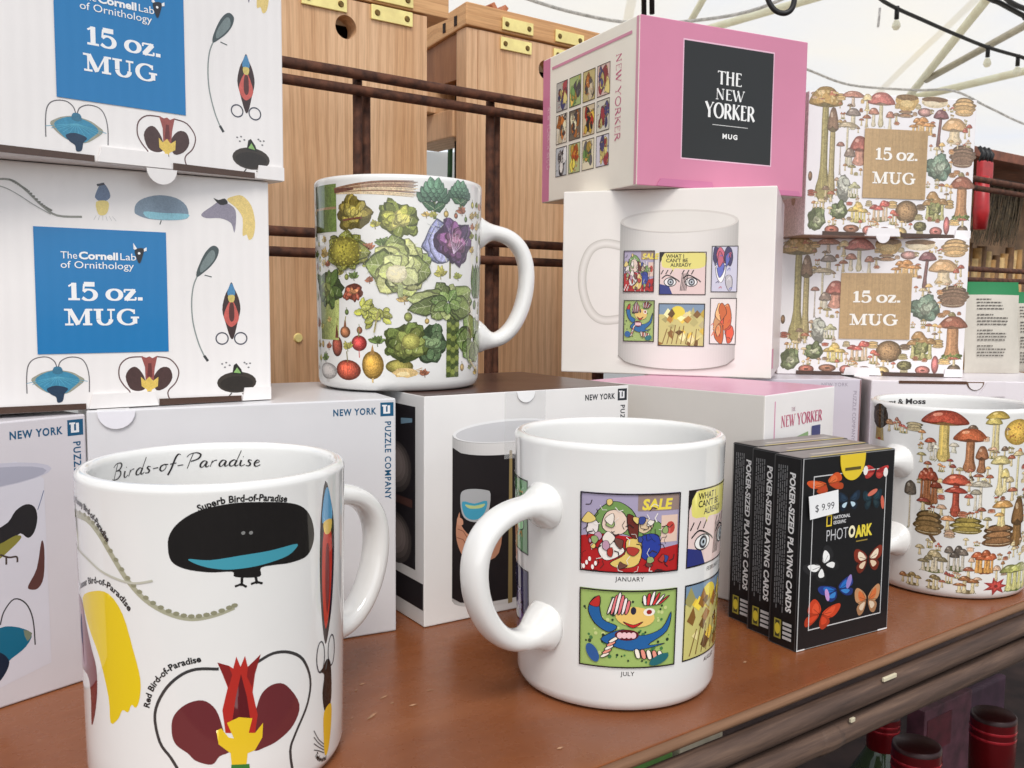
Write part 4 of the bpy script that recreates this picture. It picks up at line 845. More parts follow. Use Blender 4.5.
# bird mailer boxes ------------------------------------------------
def bird_box_art(W, H, pale):
    a = Art(); lab = a; BLU = (22, 118, 178)
    P = [(39.1,72.4),(88.8,22.8)]
    a.start(); a.rect(P[0][0], P[1][1], P[1][0], P[0][1], BLU)
    wt = (240, 240, 240)
    T = [(50.2,44.1),(79.4,43.9),(50.8,50.9),(49.0,34.1),(77.4,33.7),(49.2,40.5),(48.4,60.4),(69.0,60.8),(48.5,63.9),(48.2,56.7),(75.7,56.4),(48.3,59.6)]
    fit_text(a, '15 oz.', T[0], T[1], T[2], wt, font='roman', nib=(.27, .1)); fit_text(a, 'MUG', T[3], T[4], T[5], wt, font='roman', nib=(.27, .1))
    W1 = T[7][0] - T[6][0]; cap = (T[8][1] - T[6][1]) * .82
    a.text('The', T[6], cap, wt, width=W1 * .3); a.text('Cornell', (T[6][0] + W1 * .32, T[6][1]), cap, wt, width=W1 * .72, bold=.035); a.text('Lab', (T[6][0] + W1 * 1.06, T[6][1]), cap, wt, width=W1 * .32)
    a.text('of Ornithology', T[9], cap, wt, width=T[10][0] - T[9][0])
    e = [(77.9,62.8,4.0,6.4)][0]
    for i in range(5): a.line([(e[0] - 2.2, e[1] + 2.5 + i * .5), (e[0], e[1] + 1.5), (e[0] + 3, e[1] + 3 - i * .3)], .25, wt, sm=True)
    a.poly([(e[0] - 1.6, e[1] + 2), (e[0] + 1.8, e[1] + 2.6), (e[0] + 1.2, e[1] - 1), (e[0], e[1] - 3.6), (e[0] - 1.2, e[1] - 1)], (30, 34, 44), 3); a.ell(e[0], e[1] + .6, .5, .5, wt)
    a = Art()
    # teal fan bird
    TEAL = (34, 132, 168); CH = (74, 50, 48)
    a.start()
    a.line([(34.9,7.6),(35.0,14.2),(35.8,18.8),(38.2,21.2),(42.3,21.7),(44.9,20.0),(45.8,17.5)], .4, (100,96,100), sm=True)
    a.line([(46.3,17.5),(47.3,19.9),(50.5,21.4),(54.5,20.8),(56.6,18.0),(57.5,13.3),(57.4,7.1)], .4, (100,96,100), sm=True)
    a.poly([(36.5,12.8),(38.5,14.6),(41.1,15.8),(45.4,16.5),(50.9,15.5),(53.6,14.0),(55.8,12.0),(52.7,9.1),(48.9,6.9),(43.3,7.2),(39.3,9.4)], (150, 150, 132), 3)
    a.poly([(37.9,12.8),(41.1,15.3),(45.4,16.2),(50.9,14.9),(54.0,12.1),(51.3,9.2),(48.2,6.9),(43.5,7.1),(40.2,9.4)], TEAL, 3)
    for i in range(12): a.line([(lambda b: b)([(45.9,13.8)][0]), tuple([(45.9,13.8)][0][j] + ((i - 5.5) * 2.0, -5 + abs(i - 5.5) * .5)[j] for j in (0, 1))], .2, (70, 160, 188))
    a.poly([(41.9,9.1),(45.2,10.3),(49.5,9.0),(48.2,6.9),(47.5,4.0),(45.6,3.5),(45.1,5.7),(43.3,6.9)], (24, 52, 80), 3)
    a.poly([(44.8,17.6),(47.3,17.5),(47.7,15.0),(44.3,15.2)], (40, 110, 140), 3)
    # maroon bird
    a.start()
    a.line([(78.4,20.8),(72.8,20.5),(69.4,17.6),(68.9,12.9),(70.6,9.3),(73.1,5.9),(71.0,2.1)], .5, (96,64,64), sm=True)
    a.line([(84.1,20.7),(89.3,19.5),(92.7,14.8),(91.6,9.8),(88.4,6.3),(88.4,3.5),(90.0,1.3)], .5, (96,64,64), sm=True)
    a.poly([(71.4,12.8),(73.2,16.1),(75.9,16.5),(78.7,12.5),(79.2,7.9),(76.4,6.6),(73.0,7.9)], CH, 3); a.poly([(82.2,11.5),(85.3,15.9),(88.9,15.8),(90.1,11.7),(87.6,7.8),(83.5,6.6)], CH, 3)
    a.poly([(77.7,21.1),(79.7,20.4),(81.0,20.9),(82.2,20.1),(84.2,21.1),(83.0,15.9),(82.5,10.9),(79.2,11.0),(79.1,16.4)], (150, 70, 64)); a.poly([(80.5,18.1),(81.7,18.0),(82.0,12.3),(79.8,12.4)], (104, 44, 44))
    a.poly([(77.4,12.5),(79.0,10.8),(80.8,12.4),(82.2,10.6),(84.4,12.2),(84.1,8.3),(81.6,6.9),(81.3,5.0),(79.9,5.0),(79.7,7.0),(77.6,8.6)], (220, 186, 70)); a.ell(*[(80.6,5.6)][0], .9, .8, (60, 70, 30))
    # dark oval
    a.start(); e = [(117.7,8.5,17.5,9.3)][0]
    a.ell(e[0], e[1], e[2]/2, e[3]/2, (60, 52, 46)); a.ell(e[0], e[1]-.6, e[2]*.42, e[3]*.36, (46, 40, 36))
    a.poly([(115.7,12.2),(116.4,16.1),(117.6,16.9),(119.7,14.2),(120.5,11.7)], (40, 40, 36)); a.poly([(116.3,12.8),(117.9,15.1),(119.6,12.4)], (130, 176, 96))
    for x, y in [(111.3,16.8),(113.1,17.3),(112.5,15.3),(114.6,16.1),(122.1,16.5),(123.7,16.7),(123.0,14.9),(121.2,17.1)]: a.ell(x, y, .5, .35, (120,118,120), 0, 8)
    for L in ([(115.3,3.9),(114.0,2.4)], [(120.1,3.6),(121.3,2.0)]): a.line(L, .5, (80,76,74))
    # bird with long tail
    a.start(); G = (70, 82, 84)
    a.line([(101.6,55.0),(99.7,50.4),(98.8,43.5),(99.2,34.9),(101.3,26.2),(103.6,20.6),(104.8,18.5)], .55, (130,140,138), sm=True); a.line([(103.6,20.6),(105.2,18.2)], 1.1, (60,62,64))
    a.poly([(107.0,67.0),(108.8,67.8),(110.2,67.1),(110.8,65.7),(109.8,62.5),(107.2,58.9),(103.9,56.0),(101.3,54.2),(101.1,56.2),(102.6,60.2),(104.7,64.3)], G, 3); a.poly([(106.7,65.0),(108.7,65.6),(109.0,62.4),(105.7,58.3),(102.8,56.2),(103.1,59.4)], (116, 130, 130), 3)
    a.line([(104.5,55.1),(107.5,54.4)], .4, G)
    # spindle bird
    a.start()
    a.poly([(116.0,52.3),(117.3,49.5),(119.0,45.7),(119.8,40.7),(118.5,35.1),(116.6,28.2),(115.1,28.3),(113.1,34.8),(111.8,40.4),(113.0,46.2),(114.6,49.5)], (62, 44, 44), 3)
    a.poly([(114.8,43.6),(116.9,43.6),(119.1,36.8),(116.7,33.3),(114.6,33.3),(112.4,37.4)], (196, 76, 64), 3); a.poly([(115.1,42.9),(116.8,42.9),(117.0,36.8),(115.8,35.1),(114.7,37.1)], (90, 46, 44), 3)
    a.poly([(116.0,51.9),(117.5,48.6),(117.2,46.6),(114.5,46.5),(114.3,48.6)], (60, 130, 176), 3); a.poly([(114.5,46.5),(117.2,46.6),(116.9,43.9),(114.9,43.9)], (206, 186, 96), 3)
    for e in [(111.5,27.9,5.3,5.0),(119.7,27.8,5.5,5.1)]:
        a.line([(e[0] + e[2]/2*math.cos(t*PI/10), e[1] + e[3]/2*math.sin(t*PI/10)) for t in range(20)], .55, (70,72,86), closed=True)
    # upper row
    a.start()
    a.poly([(76.6,80.3),(77.3,83.4),(80.4,85.9),(86.5,87.6),(93.3,86.9),(97.4,84.0),(98.3,79.8),(96.6,78.3),(90.4,77.5),(82.2,77.6),(77.6,79.0)], (120, 140, 158), 3)
    a.poly([(80.3,80.5),(87.7,80.4),(98.2,80.5),(96.6,78.4),(90.4,77.7),(82.2,77.9)], (130, 190, 206), 3); a.line([(87.1,77.3),(86.5,75.6)], .4, G)
    a.poly([(103.6,80.8),(108.2,84.5),(112.0,86.8),(117.6,84.6),(118.6,80.3),(117.7,73.7),(116.3,77.8),(111.6,79.6),(105.8,79.3)], (140, 134, 150), 3)
    a.poly([(114.7,87.6),(117.7,89.4),(121.5,89.8),(125.4,85.8),(127.0,78.6),(126.1,72.6),(124.1,70.9),(123.1,73.2),(121.3,72.8),(121.4,80.2),(118.5,84.6)], (224, 196, 112), 3); a.poly([(108.9,88.0),(111.0,87.3),(113.8,88.1),(115.0,86.1),(111.7,85.3)], (40, 36, 38), 3)
    a.poly([(62.0,86.3),(63.9,90.5),(65.4,90.6),(67.1,87.8),(67.3,85.1),(64.4,83.3),(62.0,84.5)], (96, 116, 146), 3); a.line([(62.6,89.8),(65.4,90.6)], .9, (60,60,72))
    a.poly([(62.1,83.2),(66.5,83.7),(66.6,80.5),(65.3,78.3),(62.8,78.4)], (226, 204, 120), 3)
    for i in range(6): a.line([(lambda b: (b[0] + i * 1.2, b[1]))([(62.0,77.8)][0]), (lambda b: (b[0] - 1 + i * 1.7, b[1] - 1.5))([(62.0,77.5)][0])], .15, (180,180,180))
    a.line([(26.2,88.8),(29.6,89.6),(33.5,88.9),(38.0,85.1),(42.5,80.5),(47.7,77.0),(56.7,77.0)], .8, (140,140,132), sm=True)
    for x, y in smooth([(31.9,89.0),(35.3,87.0),(38.0,85.1),(42.5,80.5),(45.6,78.4)], False, 5): a.ell(x, y + .5, .55, .4, (112,112,104), 0, 6)
    a.line([(26.2,87.3),(30.7,86.1),(35.2,83.6),(39.7,80.6),(45.5,77.3)], .35, (160,160,156), sm=True)
    return a, lab
def mailer_trim(o, q, base, slots, tab, thumb):
    """folded bottom edge of a corrugated mailer: dark slots, a tuck tab and a thumb tab"""
    W, H = q['w'], q['h']
    for x0, x1 in slots:
        plate('edge_slot', o, [(x0, 0.0002), (x1, .0002), (x1, .0026), (x0, .0030)], -.0002, .0004, CORR, (74, 50, 38))
    plate('tuck_tab', o, [(tab[0], .0004), (tab[1], .0004), (tab[1] - .0015, .0062), (tab[0] + .0015, .0062)], -.0002, .0011, CORR, base)
    plate('corner_foot', o, [(W - .0135, .0003), (W - .0005, .0003), (W - .0005, .006), (W - .0125, .006)], -.0002, .0009, CORR, base)
    if thumb: plate('thumb_tab', o, half_disc(thumb, .0, .0062, False)[::-1], -.0006, .0006, CORR, mul(base, .97))
BW = (236, 232, 230)
for key, lab, th in (('CL', 'white bird-print mug box with blue panel, lower of the left stack', .066), ('CU', 'white bird-print mug box on top of the left stack, cut off above', .078)):
    q = BOXES[key]; ba_, bl_ = bird_box_art(q['w'], q['h'], key == 'CL'); o = carton(key, lab, {'f': ba_}, CORR, BW, group='bird mug boxes stacked at left')
    bm = BM(); cl = bm.loops.layers.float_color.new('Col'); stamp(bm, bl_, lambda u, v, o_: (u, -.0002 - o_, v), cl); obj('blue_label', bm, LABEL, o)
    mailer_trim(o, q, BW, [(.002, .056), (.0845, .1195)] if key == 'CL' else [(.002, .052), (.083, .119)], (.057, .084) if key == 'CL' else (.053, .082), th)

# mushroom mailer boxes ----------------------------------------------
def mushroom_box_art(pale):
    a = Art(); k = 1.0
    L = [(13.1,63.4,23.3,77.5),(19.2,57.9,7.9,60.9),(34.0,95.6,16.2,10.9),(56.1,89.3,19.6,23.6),(76.3,95.1,16.0,11.9),(98.4,96.5,19.3,7.9),(122.5,92.3,17.1,16.1),(75.5,85.7,12.5,8.3),(90.9,89.0,10.7,6.1),(104.1,77.7,11.3,27.1),(89.3,79.4,18.7,13.8),(115.6,76.8,19.2,18.0),(30.6,64.5,15.3,29.3),(40.5,60.0,13.5,20.1),(25.6,54.3,6.0,22.2),(33.1,55.3,8.2,12.8),(104.5,50.0,19.4,20.3),(123.1,57.1,19.2,18.7),(102.6,24.1,18.0,24.1),(124.0,29.0,18.2,30.9),(59.4,18.8,16.3,16.6),(41.7,17.5,14.9,16.7),(26.1,17.3,13.6,12.3),(9.2,11.4,14.4,16.9),(29.1,33.1,10.7,20.4),(36.7,34.1,10.7,14.8),(79.8,18.2,18.2,15.8),(21.2,4.1,11.2,6.4),(36.4,5.2,12.5,5.6),(49.7,4.3,8.9,6.7),(62.9,2.7,11.7,8.5),(75.6,3.0,10.5,8.2),(91.2,6.3,10.5,10.3),(104.2,4.7,10.4,6.6),(112.7,9.1,5.9,12.8),(126.0,5.1,9.6,9.1),(50.4,83.8,7.7,12.8),(63.4,82.0,6.3,12.7),(34.5,81.9,10.6,14.6),(3.1,41.1,5.4,13.0)]
    L = [(u_, v_, w_ * 1.1, h_ * 1.03) for u_, v_, w_, h_ in L]
    mushroom(a, L[0], (170,134,66), (150,140,84), .17, 1, .22, 1, 2.2, (210,184,120)); mushroom(a, L[1], (124,96,74), (160,146,96), .26, 1, .5)
    mushroom(a, L[2], (176,116,96), (190,170,150), .4, 1, .14); mushroom(a, L[3], (182,96,88), (196,186,150), .36, 1, .14)
    a.start(); u, v, w, h = L[4]; a.poly([(u-w/2,v+h*.3),(u-w*.3,v-h*.4),(u+w*.3,v-h*.4),(u+w/2,v+h*.3)], (190,154,86), 3); a.ell(u, v+h*.3, w*.5, h*.18, (120,90,54)); a.ell(u, v-h*.05, w*.3, h*.2, (216,186,120))
    a.start(); u, v, w, h = L[5]; a.ell(u, v, w*.5, h*.5, (214,196,160)); a.ell(u, v+h*.22, w*.5, h*.24, (110,80,54)); a.ell(u-w*.1, v-h*.1, w*.3, h*.18, (234,220,190))
    fan(a, L[6], (196,156,98), 4); fan(a, L[7], (150,110,78), 2)
    a.start(); ball(a, *L[8][:2], L[8][2]*.5, L[8][3]*.5, (176,130,124)); mushroom(a, L[9], (124,76,84), (110,76,76), .24, 1, .2, lean=-.1)
    cluster(a, L[10], (190,126,60), (206,166,104), 6, (150,110,60)); mushroom(a, L[11], (200,156,104), (216,196,160), .5, 1, .4)
    mushroom(a, L[12], (176,160,130), (196,188,160), .12, 1, .1); mushroom(a, L[13], (156,80,70), (190,130,110), .5, 1, .5); mushroom(a, L[14], (140,96,84), (180,170,160), .14, 1, .14); mushroom(a, L[15], (128,110,100), (196,190,176), .5, 1, .4)
    a.start(); leafball(a, *L[16][:2], L[16][2]*.5, L[16][3]*.5, [(96,124,108),(124,150,130),(160,176,156)], 24); fan(a, L[17], (120,92,72), 5)
    cluster(a, L[18], (156,116,66), (176,172,112), 4, (110,116,60)); a.start(); leafball(a, L[18][0], L[18][1]-3, 6, 6, [(130,138,78),(170,170,110)], 12)
    mushroom(a, L[19], (142,76,54), (176,122,76), .28, 1, .42, bulb=1.3); a.start(); leafball(a, L[19][0], L[19][1]-L[19][3]*.42, L[19][2]*.42, 2.2, [(96,120,50),(120,140,66)], 10)
    cluster(a, L[20], (176,70,62), (206,180,150), 4, (110,110,70)); cluster(a, L[21], (196,166,84), (206,190,120), 5, (120,130,60))
    for q_ in (22, 23, 24): a.start(); leafball(a, *L[q_][:2], L[q_][2]*.5, L[q_][3]*.5, [(110,128,84),(140,156,110),(176,182,150)] if q_ < 24 else [(170,176,166),(196,200,190)], 14)
    cluster(a, L[25], (170,170,130), (206,202,180), 4); a.start(); ball(a, *L[26][:2], L[26][2]*.46, L[26][3]*.5, (150,116,76)); 
    for i in range(30): a.ell(L[26][0] + L[26][2]*.36*(a.rng.random()*2-1), L[26][1] + L[26][3]*.34*(a.rng.random()*2-1), .5, .4, mul((120,88,56), .7+.6*a.rng.random()))
    for q_, c in ((27,(170,88,70)),(28,(150,96,70)),(29,(190,110,100)),(30,(150,96,84)),(31,(196,166,100)),(33,(186,104,96)),(35,(100,84,70))):
        a.start(); ball(a, *L[q_][:2], L[q_][2]*.46, L[q_][3]*.5, c); a.ell(L[q_][0], L[q_][1], L[q_][2]*.14, L[q_][3]*.12, mul(c, .5))
    morel(a, L[32], (120,116,70), (196,186,140)); a.start(); ball(a, *L[34][:2], L[34][2]*.4, L[34][3]*.5, (186,96,96))
    for q_ in (36, 37, 38): mushroom(a, L[q_], (170,110,90) if q_ < 38 else (130,116,110), (206,196,170), .36, 1, .3)
    a.start(); ball(a, *L[39][:2], 1.6, 3.4, (120,88,60))
    KP = [(43.8,75.9),(93.9,27.2)]; WW, HH = BOXES['ML']['w'] * 1000, BOXES['ML']['h'] * 1000
    fill_mushrooms(a, L, 4, WW - 4, 8, HH - 5, 3000, 4.2, 11, 4, ((KP[0][0], KP[1][1], KP[1][0], KP[0][1]),))
    a.items = [(i_[0], mixc(i_[1], (196, 172, 140), .2), i_[2]) for i_ in a.items]
    art0 = a; a = Art(); a.start()
    P = [(43.8,75.9),(93.9,27.2)]
    a.rect(P[0][0], P[1][1], P[1][0], P[0][1], (190, 156, 108))
    n = 46
    for i in range(n): a.rect(P[0][0] + (P[1][0]-P[0][0])*(i+.1)/n, P[1][1]+.05, P[0][0] + (P[1][0]-P[0][0])*(i+.5)/n, P[0][1]-.05, mul((190,156,108), .93 + .09*a.rng.random()))
    T = [(52.3,54.4),(86.8,54.2),(51.9,62.6),(50.8,37.6),(85.4,37.7),(50.5,45.7)]
    fit_text(a, '15 oz.', T[0], T[1], T[2], (246,242,234), font='roman', nib=(.27, .1)); fit_text(a, 'MUG', T[3], T[4], T[5], (246,242,234), font='roman', nib=(.27, .1))
    return art0, a
MW = (236, 232, 233)
for key, lab in (('ML', 'mushroom patterned mug box with kraft panel, lower of the right stack'), ('MU', 'mushroom patterned mug box with kraft panel, on top of its twin')):
    q = BOXES[key]; sd = Art(); sd.start(); 
    for i in range(7): sd.ell(8 + i * 12, 14 + (i * 37 % 70), 3, 4, (170, 140, 120))
    fa_, la_ = mushroom_box_art(key == 'MU')
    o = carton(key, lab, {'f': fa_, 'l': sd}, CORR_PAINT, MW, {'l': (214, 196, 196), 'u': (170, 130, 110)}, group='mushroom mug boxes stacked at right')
    bm = BM(); cl = bm.loops.layers.float_color.new('Col'); stamp(bm, la_, lambda u, v, o_: (u, -.0005 - o_, v), cl); obj('kraft_label', bm, CORR, o)
    mailer_trim(o, q, MW, [(.014, .047), (.076, .119)], (.048, .075), None)
    plate('thumb_tab', o, half_disc(.061, .0008, .0055, False)[::-1], -.0012, .0006, CORR, MW)

# plain white boxes of the bottom row ------------------------------------
LOGO = (20, 84, 120)
def puzzle_mark(a, W, H, ink, small=1.0):
    """NEW YORK beside a small square mark, PUZZLE COMPANY running down the edge"""
    s = small; x = W - 1.0
    a.start(); a.rect(x - 6.6*s, H - 8.2*s, x - .2, H - 1.8*s, ink)
    a.rect(x - 5.2*s, H - 7.0*s, x - 3.9*s, H - 3.2*s, (230,230,232)); a.rect(x - 3.1*s, H - 7.0*s, x - 1.9*s, H - 3.2*s, (230,230,232)); a.rect(x - 5.2*s, H - 7.0*s, x - 1.9*s, H - 6.2*s, (230,230,232)); a.rect(x - 5.8*s, H - 3.6*s, x - 3.4*s, H - 2.9*s, (230,230,232))
    a.text('NEW YORK', (x - 29*s, H - 7.0*s), 3.0*s, ink, width=20.5*s, bold=.03, track=.12)
    a.text('PUZZLE COMPANY', (x - 4.4*s, H - 10.5*s), 3.0*s, ink, width=37*s, rot=-90, bold=.02, track=.12)
SHADED_WHT = (213, 212, 214)  # white carton tone with the shade under the stack put into it
# far left box with a bird mug photograph
q = BOXES['A']; a = Art(); W, H = q['w'] * 1000, q['h'] * 1000
a.start(); S_ = [(96.5,93.3),(105.0,94.2),(110.7,90.1),(115.4,86.0),(113.8,41.2),(105.5,27.8),(93.8,24.3)]
a.poly([(S_[0][0] - 40, S_[0][1]), S_[0], S_[1], S_[2], S_[3], (S_[3][0] + .4, 12), (S_[3][0] - 20, 8), (S_[0][0] - 40, 8)], (214, 212, 220))
e = [(100.6,89.7,19.8,9.8)][0]; a.ell(e[0] - 12, e[1], 30, e[3]*.5, (196, 194, 206)); a.ell(e[0] - 12, e[1] - .6, 28, e[3]*.4, (170, 170, 184))
a.poly([(95.5,67.9),(101.3,71.3),(104.3,75.3),(108.2,77.1),(111.4,75.6),(112.4,71.1),(111.1,65.9),(108.6,63.8),(105.7,66.2),(102.5,63.8),(95.2,60.1)], (34, 32, 34), 3)
a.poly([(95.3,62.3),(99.6,64.1),(104.0,65.7),(106.1,64.6),(102.1,60.9),(95.1,56.7)], (136, 130, 56), 3)
a.line([(98.0,59.5),(101.1,57.8),(104.0,57.4),(104.2,55.2)], .7, (70,56,50), sm=True); a.line([(100.2,57.9),(100.1,55.2)], .7, (70,56,50))
a.poly([(113.6,61.6),(114.6,58.2),(114.0,47.4),(111.7,43.2),(108.7,43.4),(107.9,45.1),(111.4,51.1)], (92, 56, 52), 3)
for k in range(3): a.line([(112.6,74.2),(113.9,77.6),(115.2,81.4)], .3, (110,120,150))
a.line([(97.0,32.5),(98.6,37.4),(102.5,41.2),(106.8,38.3),(109.2,31.4),(109.7,21.0)], .5, (60,58,60), sm=True)
a.poly([(95.4,29.9),(101.2,30.8),(108.4,26.1),(106.1,21.3),(100.7,18.3),(94.9,15.5)], (22, 104, 134), 3); a.poly([(95.1,21.6),(97.9,20.7),(99.8,17.0),(97.6,12.4),(94.7,11.0)], (26, 40, 60), 3); a.poly([(105.5,28.1),(108.7,26.0),(106.8,23.3)], (120,130,110), 2)
puzzle_mark(a, W, H, LOGO)
carton('A', 'pale mug box picturing a bird mug, at the left edge under the stack', {'f': a}, CARD, (212, 207, 211))  # base colour darkened to paint in the shade beneath the stack
# wide white box behind the bird mug
q = BOXES['Bx']; a = Art(); puzzle_mark(a, q['w'] * 1000, q['h'] * 1000, LOGO)
tp = Art(); tp.start(); tp.rect(q['w']*1000*.60, 20, q['w']*1000*.8, 60, (150, 146, 152))
o = carton('Bx', 'plain shade-toned white box with a small blue corner mark, behind the bird mug', {'f': a}, CARD, SHADED_WHT)
plate('thumb_tab', o, half_disc(.011, q['h'] - .0006, .0072, False)[::-1], -.0005, .0006, CARD, (228, 226, 232))
# white box with the dark mug photograph
q = BOXES['C']; W, H = q['w'] * 1000, q['h'] * 1000; a = Art(); INKB = (36, 40, 48)
def photo_mug(a, x0, x1, ytop, ybot, body, rimcol, incol, shade=True, ry=6.5, base=0.0):
    n = 44; a.start(); a.base += base
    def edge(x, y, s): return y - s * ry * math.sqrt(max(0, 1 - ((x - (x0 + x1) / 2) / ((x1 - x0) / 2)) ** 2))
    for i in range(n):
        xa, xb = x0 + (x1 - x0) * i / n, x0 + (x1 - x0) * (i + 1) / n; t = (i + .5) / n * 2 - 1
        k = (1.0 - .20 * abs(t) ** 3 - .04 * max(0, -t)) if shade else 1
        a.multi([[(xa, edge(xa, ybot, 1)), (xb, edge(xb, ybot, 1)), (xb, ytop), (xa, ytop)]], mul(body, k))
    c = (x0 + x1) / 2; r_ = (x1 - x0) / 2
    a.ell(c, ytop, r_, ry * .9, rimcol, 0, 30); a.ell(c, ytop - .3, r_ * .95, ry * .78, incol, 0, 30)
M1 = [(15.3,87.2),(62.0,83.5),(15.6,13.5),(17.6,96.4)]
x0, x1 = M1[0][0], M1[0][0] + 66
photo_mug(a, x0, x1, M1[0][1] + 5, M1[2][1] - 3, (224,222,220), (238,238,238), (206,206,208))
a.start(); a.base = .12
def arcband(y, s): return [(x0 + (x1-x0)*i/14, y - s*6.0*math.sqrt(max(0, 1-(i/7-1)**2))) for i in range(15)]
a.poly(arcband(M1[0][1] - 1.0, 1) + arcband(M1[2][1] - 1.5, 1)[::-1], (32, 28, 30))
a.poly([(48.1,82.2),(49.8,82.1),(50.7,3.8),(48.1,3.5)], (150, 130, 86))
a.poly([(19.3,54.2),(20.2,47.8),(25.8,41.8),(31.8,46.3),(40.1,48.8),(44.3,44.7),(42.3,30.6),(34.0,27.3),(23.9,29.0),(18.6,37.5),(17.4,46.4)], (196, 140, 112), 3)
a.poly([(19.7,60.9),(20.9,64.3),(26.0,64.9),(33.8,63.6),(37.1,61.3),(35.5,51.2),(29.8,48.0),(23.3,49.9),(20.5,54.0)], (176, 178, 180), 3)
a.poly([(20.9,59.2),(27.7,57.4),(35.0,58.0),(33.8,52.4),(29.8,49.4),(24.9,50.0),(21.7,53.2)], (70, 160, 190), 3); a.poly([(22.5,57.6),(27.7,56.3),(33.8,56.7),(31.8,54.8),(24.9,55.3)], (190, 206, 140), 3)
for i in range(4): a.poly([(18.2,51.6),(20.9,50.5),(21.3,47.7),(18.2,48.1)], (206, 152, 124), 3) if i == 0 else None
a.line([(18.2,46.0),(21.4,44.5),(24.2,40.3)], .4, (140,90,70)); a.line([(17.8,41.8),(21.4,40.3),(24.2,36.0)], .4, (140,90,70))
puzzle_mark(a, W, H, INKB)
sd = Art(); D_ = q['d'] * 1000; sd.start()
sd.rect(4, 26, D_ - 9, H - 6, (34, 30, 34)); sd.rect(4, 8, D_ - 1, 21, (34, 30, 34))
for yy in (38, 74):
    ball(sd, D_ - 30, yy, 17, 13, (150,136,132), .5, 1.1); ball(sd, D_ - 62, yy + 3, 14, 12, (120,110,116), .5, 1.1)
sd.rect(6, 56, D_ - 12, 60, (86, 56, 50)); sd.poly([(D_-24, 96), (D_-12, 98), (D_-12, 100), (D_-24, 99)], (120,150,170))
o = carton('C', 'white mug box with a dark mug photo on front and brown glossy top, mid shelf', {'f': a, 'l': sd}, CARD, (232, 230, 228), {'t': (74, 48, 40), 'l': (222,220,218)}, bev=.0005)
m, nt, b_ = new_mat('clear_tape'); b_.inputs['Base Color'].default_value = (.8, .8, .8, 1); b_.inputs['Alpha'].default_value = .16; b_.inputs['Roughness'].default_value = .12
plate('clear_seal', o, [(.045, .078), (.070, .078), (.070, H/1000 - .0002), (.045, H/1000 - .0002)], -.0002, .00012, m, (255,255,255))
plate('thumb_tab', o, half_disc(.0575, H/1000 - .0004, .0055, False)[::-1], -.0004, .0005, CARD, (240, 240, 240))
# pink topped box under the magazine mug box
PINK = (204, 130, 164); q = BOXES['D']; W, H = q['w'] * 1000, q['h'] * 1000; a = Art(); a.start()
T = [(17.1,92.3),(58.8,92.9),(16.7,97.4),(10.5,104.3),(11.6,88.7),(51.8,88.2),(61.1,90.2)]
a.rect(T[3][0] - .5, 4, T[3][0] + .5, H - 4, (214, 140, 172)); CR = (196, 96, 124)
a.text('THE', (T[0][0] + 11, T[2][1] + 2.6), 2.2, (190,160,170), font='roman'); a.text('NEW YORKER', T[0], 6.2, CR, width=(T[1][0]-T[0][0]) * 1.12, font='roman', nib=(.17,.06))
a.poly([(T[5][0] - 24, T[5][1] - 6), (T[5][0] - 4, T[5][1] - 3), (T[5][0] - 4, T[5][1] - .5), (T[5][0] - 24, T[5][1] - 3)], (140, 170, 120)); a.rect(T[5][0], T[5][1] - 4, T[6][0] + 1, T[5][1] + 2, (70, 74, 120))
for i in range(3):
    for j in range(2): a.rect(T[0][0] + i * 14, 12 + j * 26, T[0][0] + i * 14 + 12, 34 + j * 26, [(170,60,50),(150,180,110),(220,190,90),(90,110,160),(200,120,80),(60,60,70)][i * 2 + j])
carton('D', 'white box with pink top edge and red magazine lettering, under the cover mug box', {'f': a}, CARD, (236, 232, 230), {'t': (210, 150, 176), 'l': (212, 207, 200)})  # left side greyed, its shade is put into the colour
# white box showing the cover mug
q = BOXES['W']; W, H = q['w'] * 1000, q['h'] * 1000; a = Art()
Z1 = [(37.7,95.3),(110.7,94.0),(40.1,12.1),(113.1,14.1),(74.9,100.5),(13.4,57.3),(37.9,83.2),(38.9,33.1)]
x0, x1 = Z1[0][0], Z1[1][0]
a.start()
HP = smooth([(38.7,81.2),(27.7,83.0),(18.8,79.1),(13.9,67.8),(13.8,53.8),(18.6,40.6),(26.8,34.3),(39.6,35.2)], False, 5); 
for k_ in range(7): a.line(HP, 5.6 - k_ * .75, mixc((200, 194, 185), (236, 231, 224), (k_ / 6) ** .6))

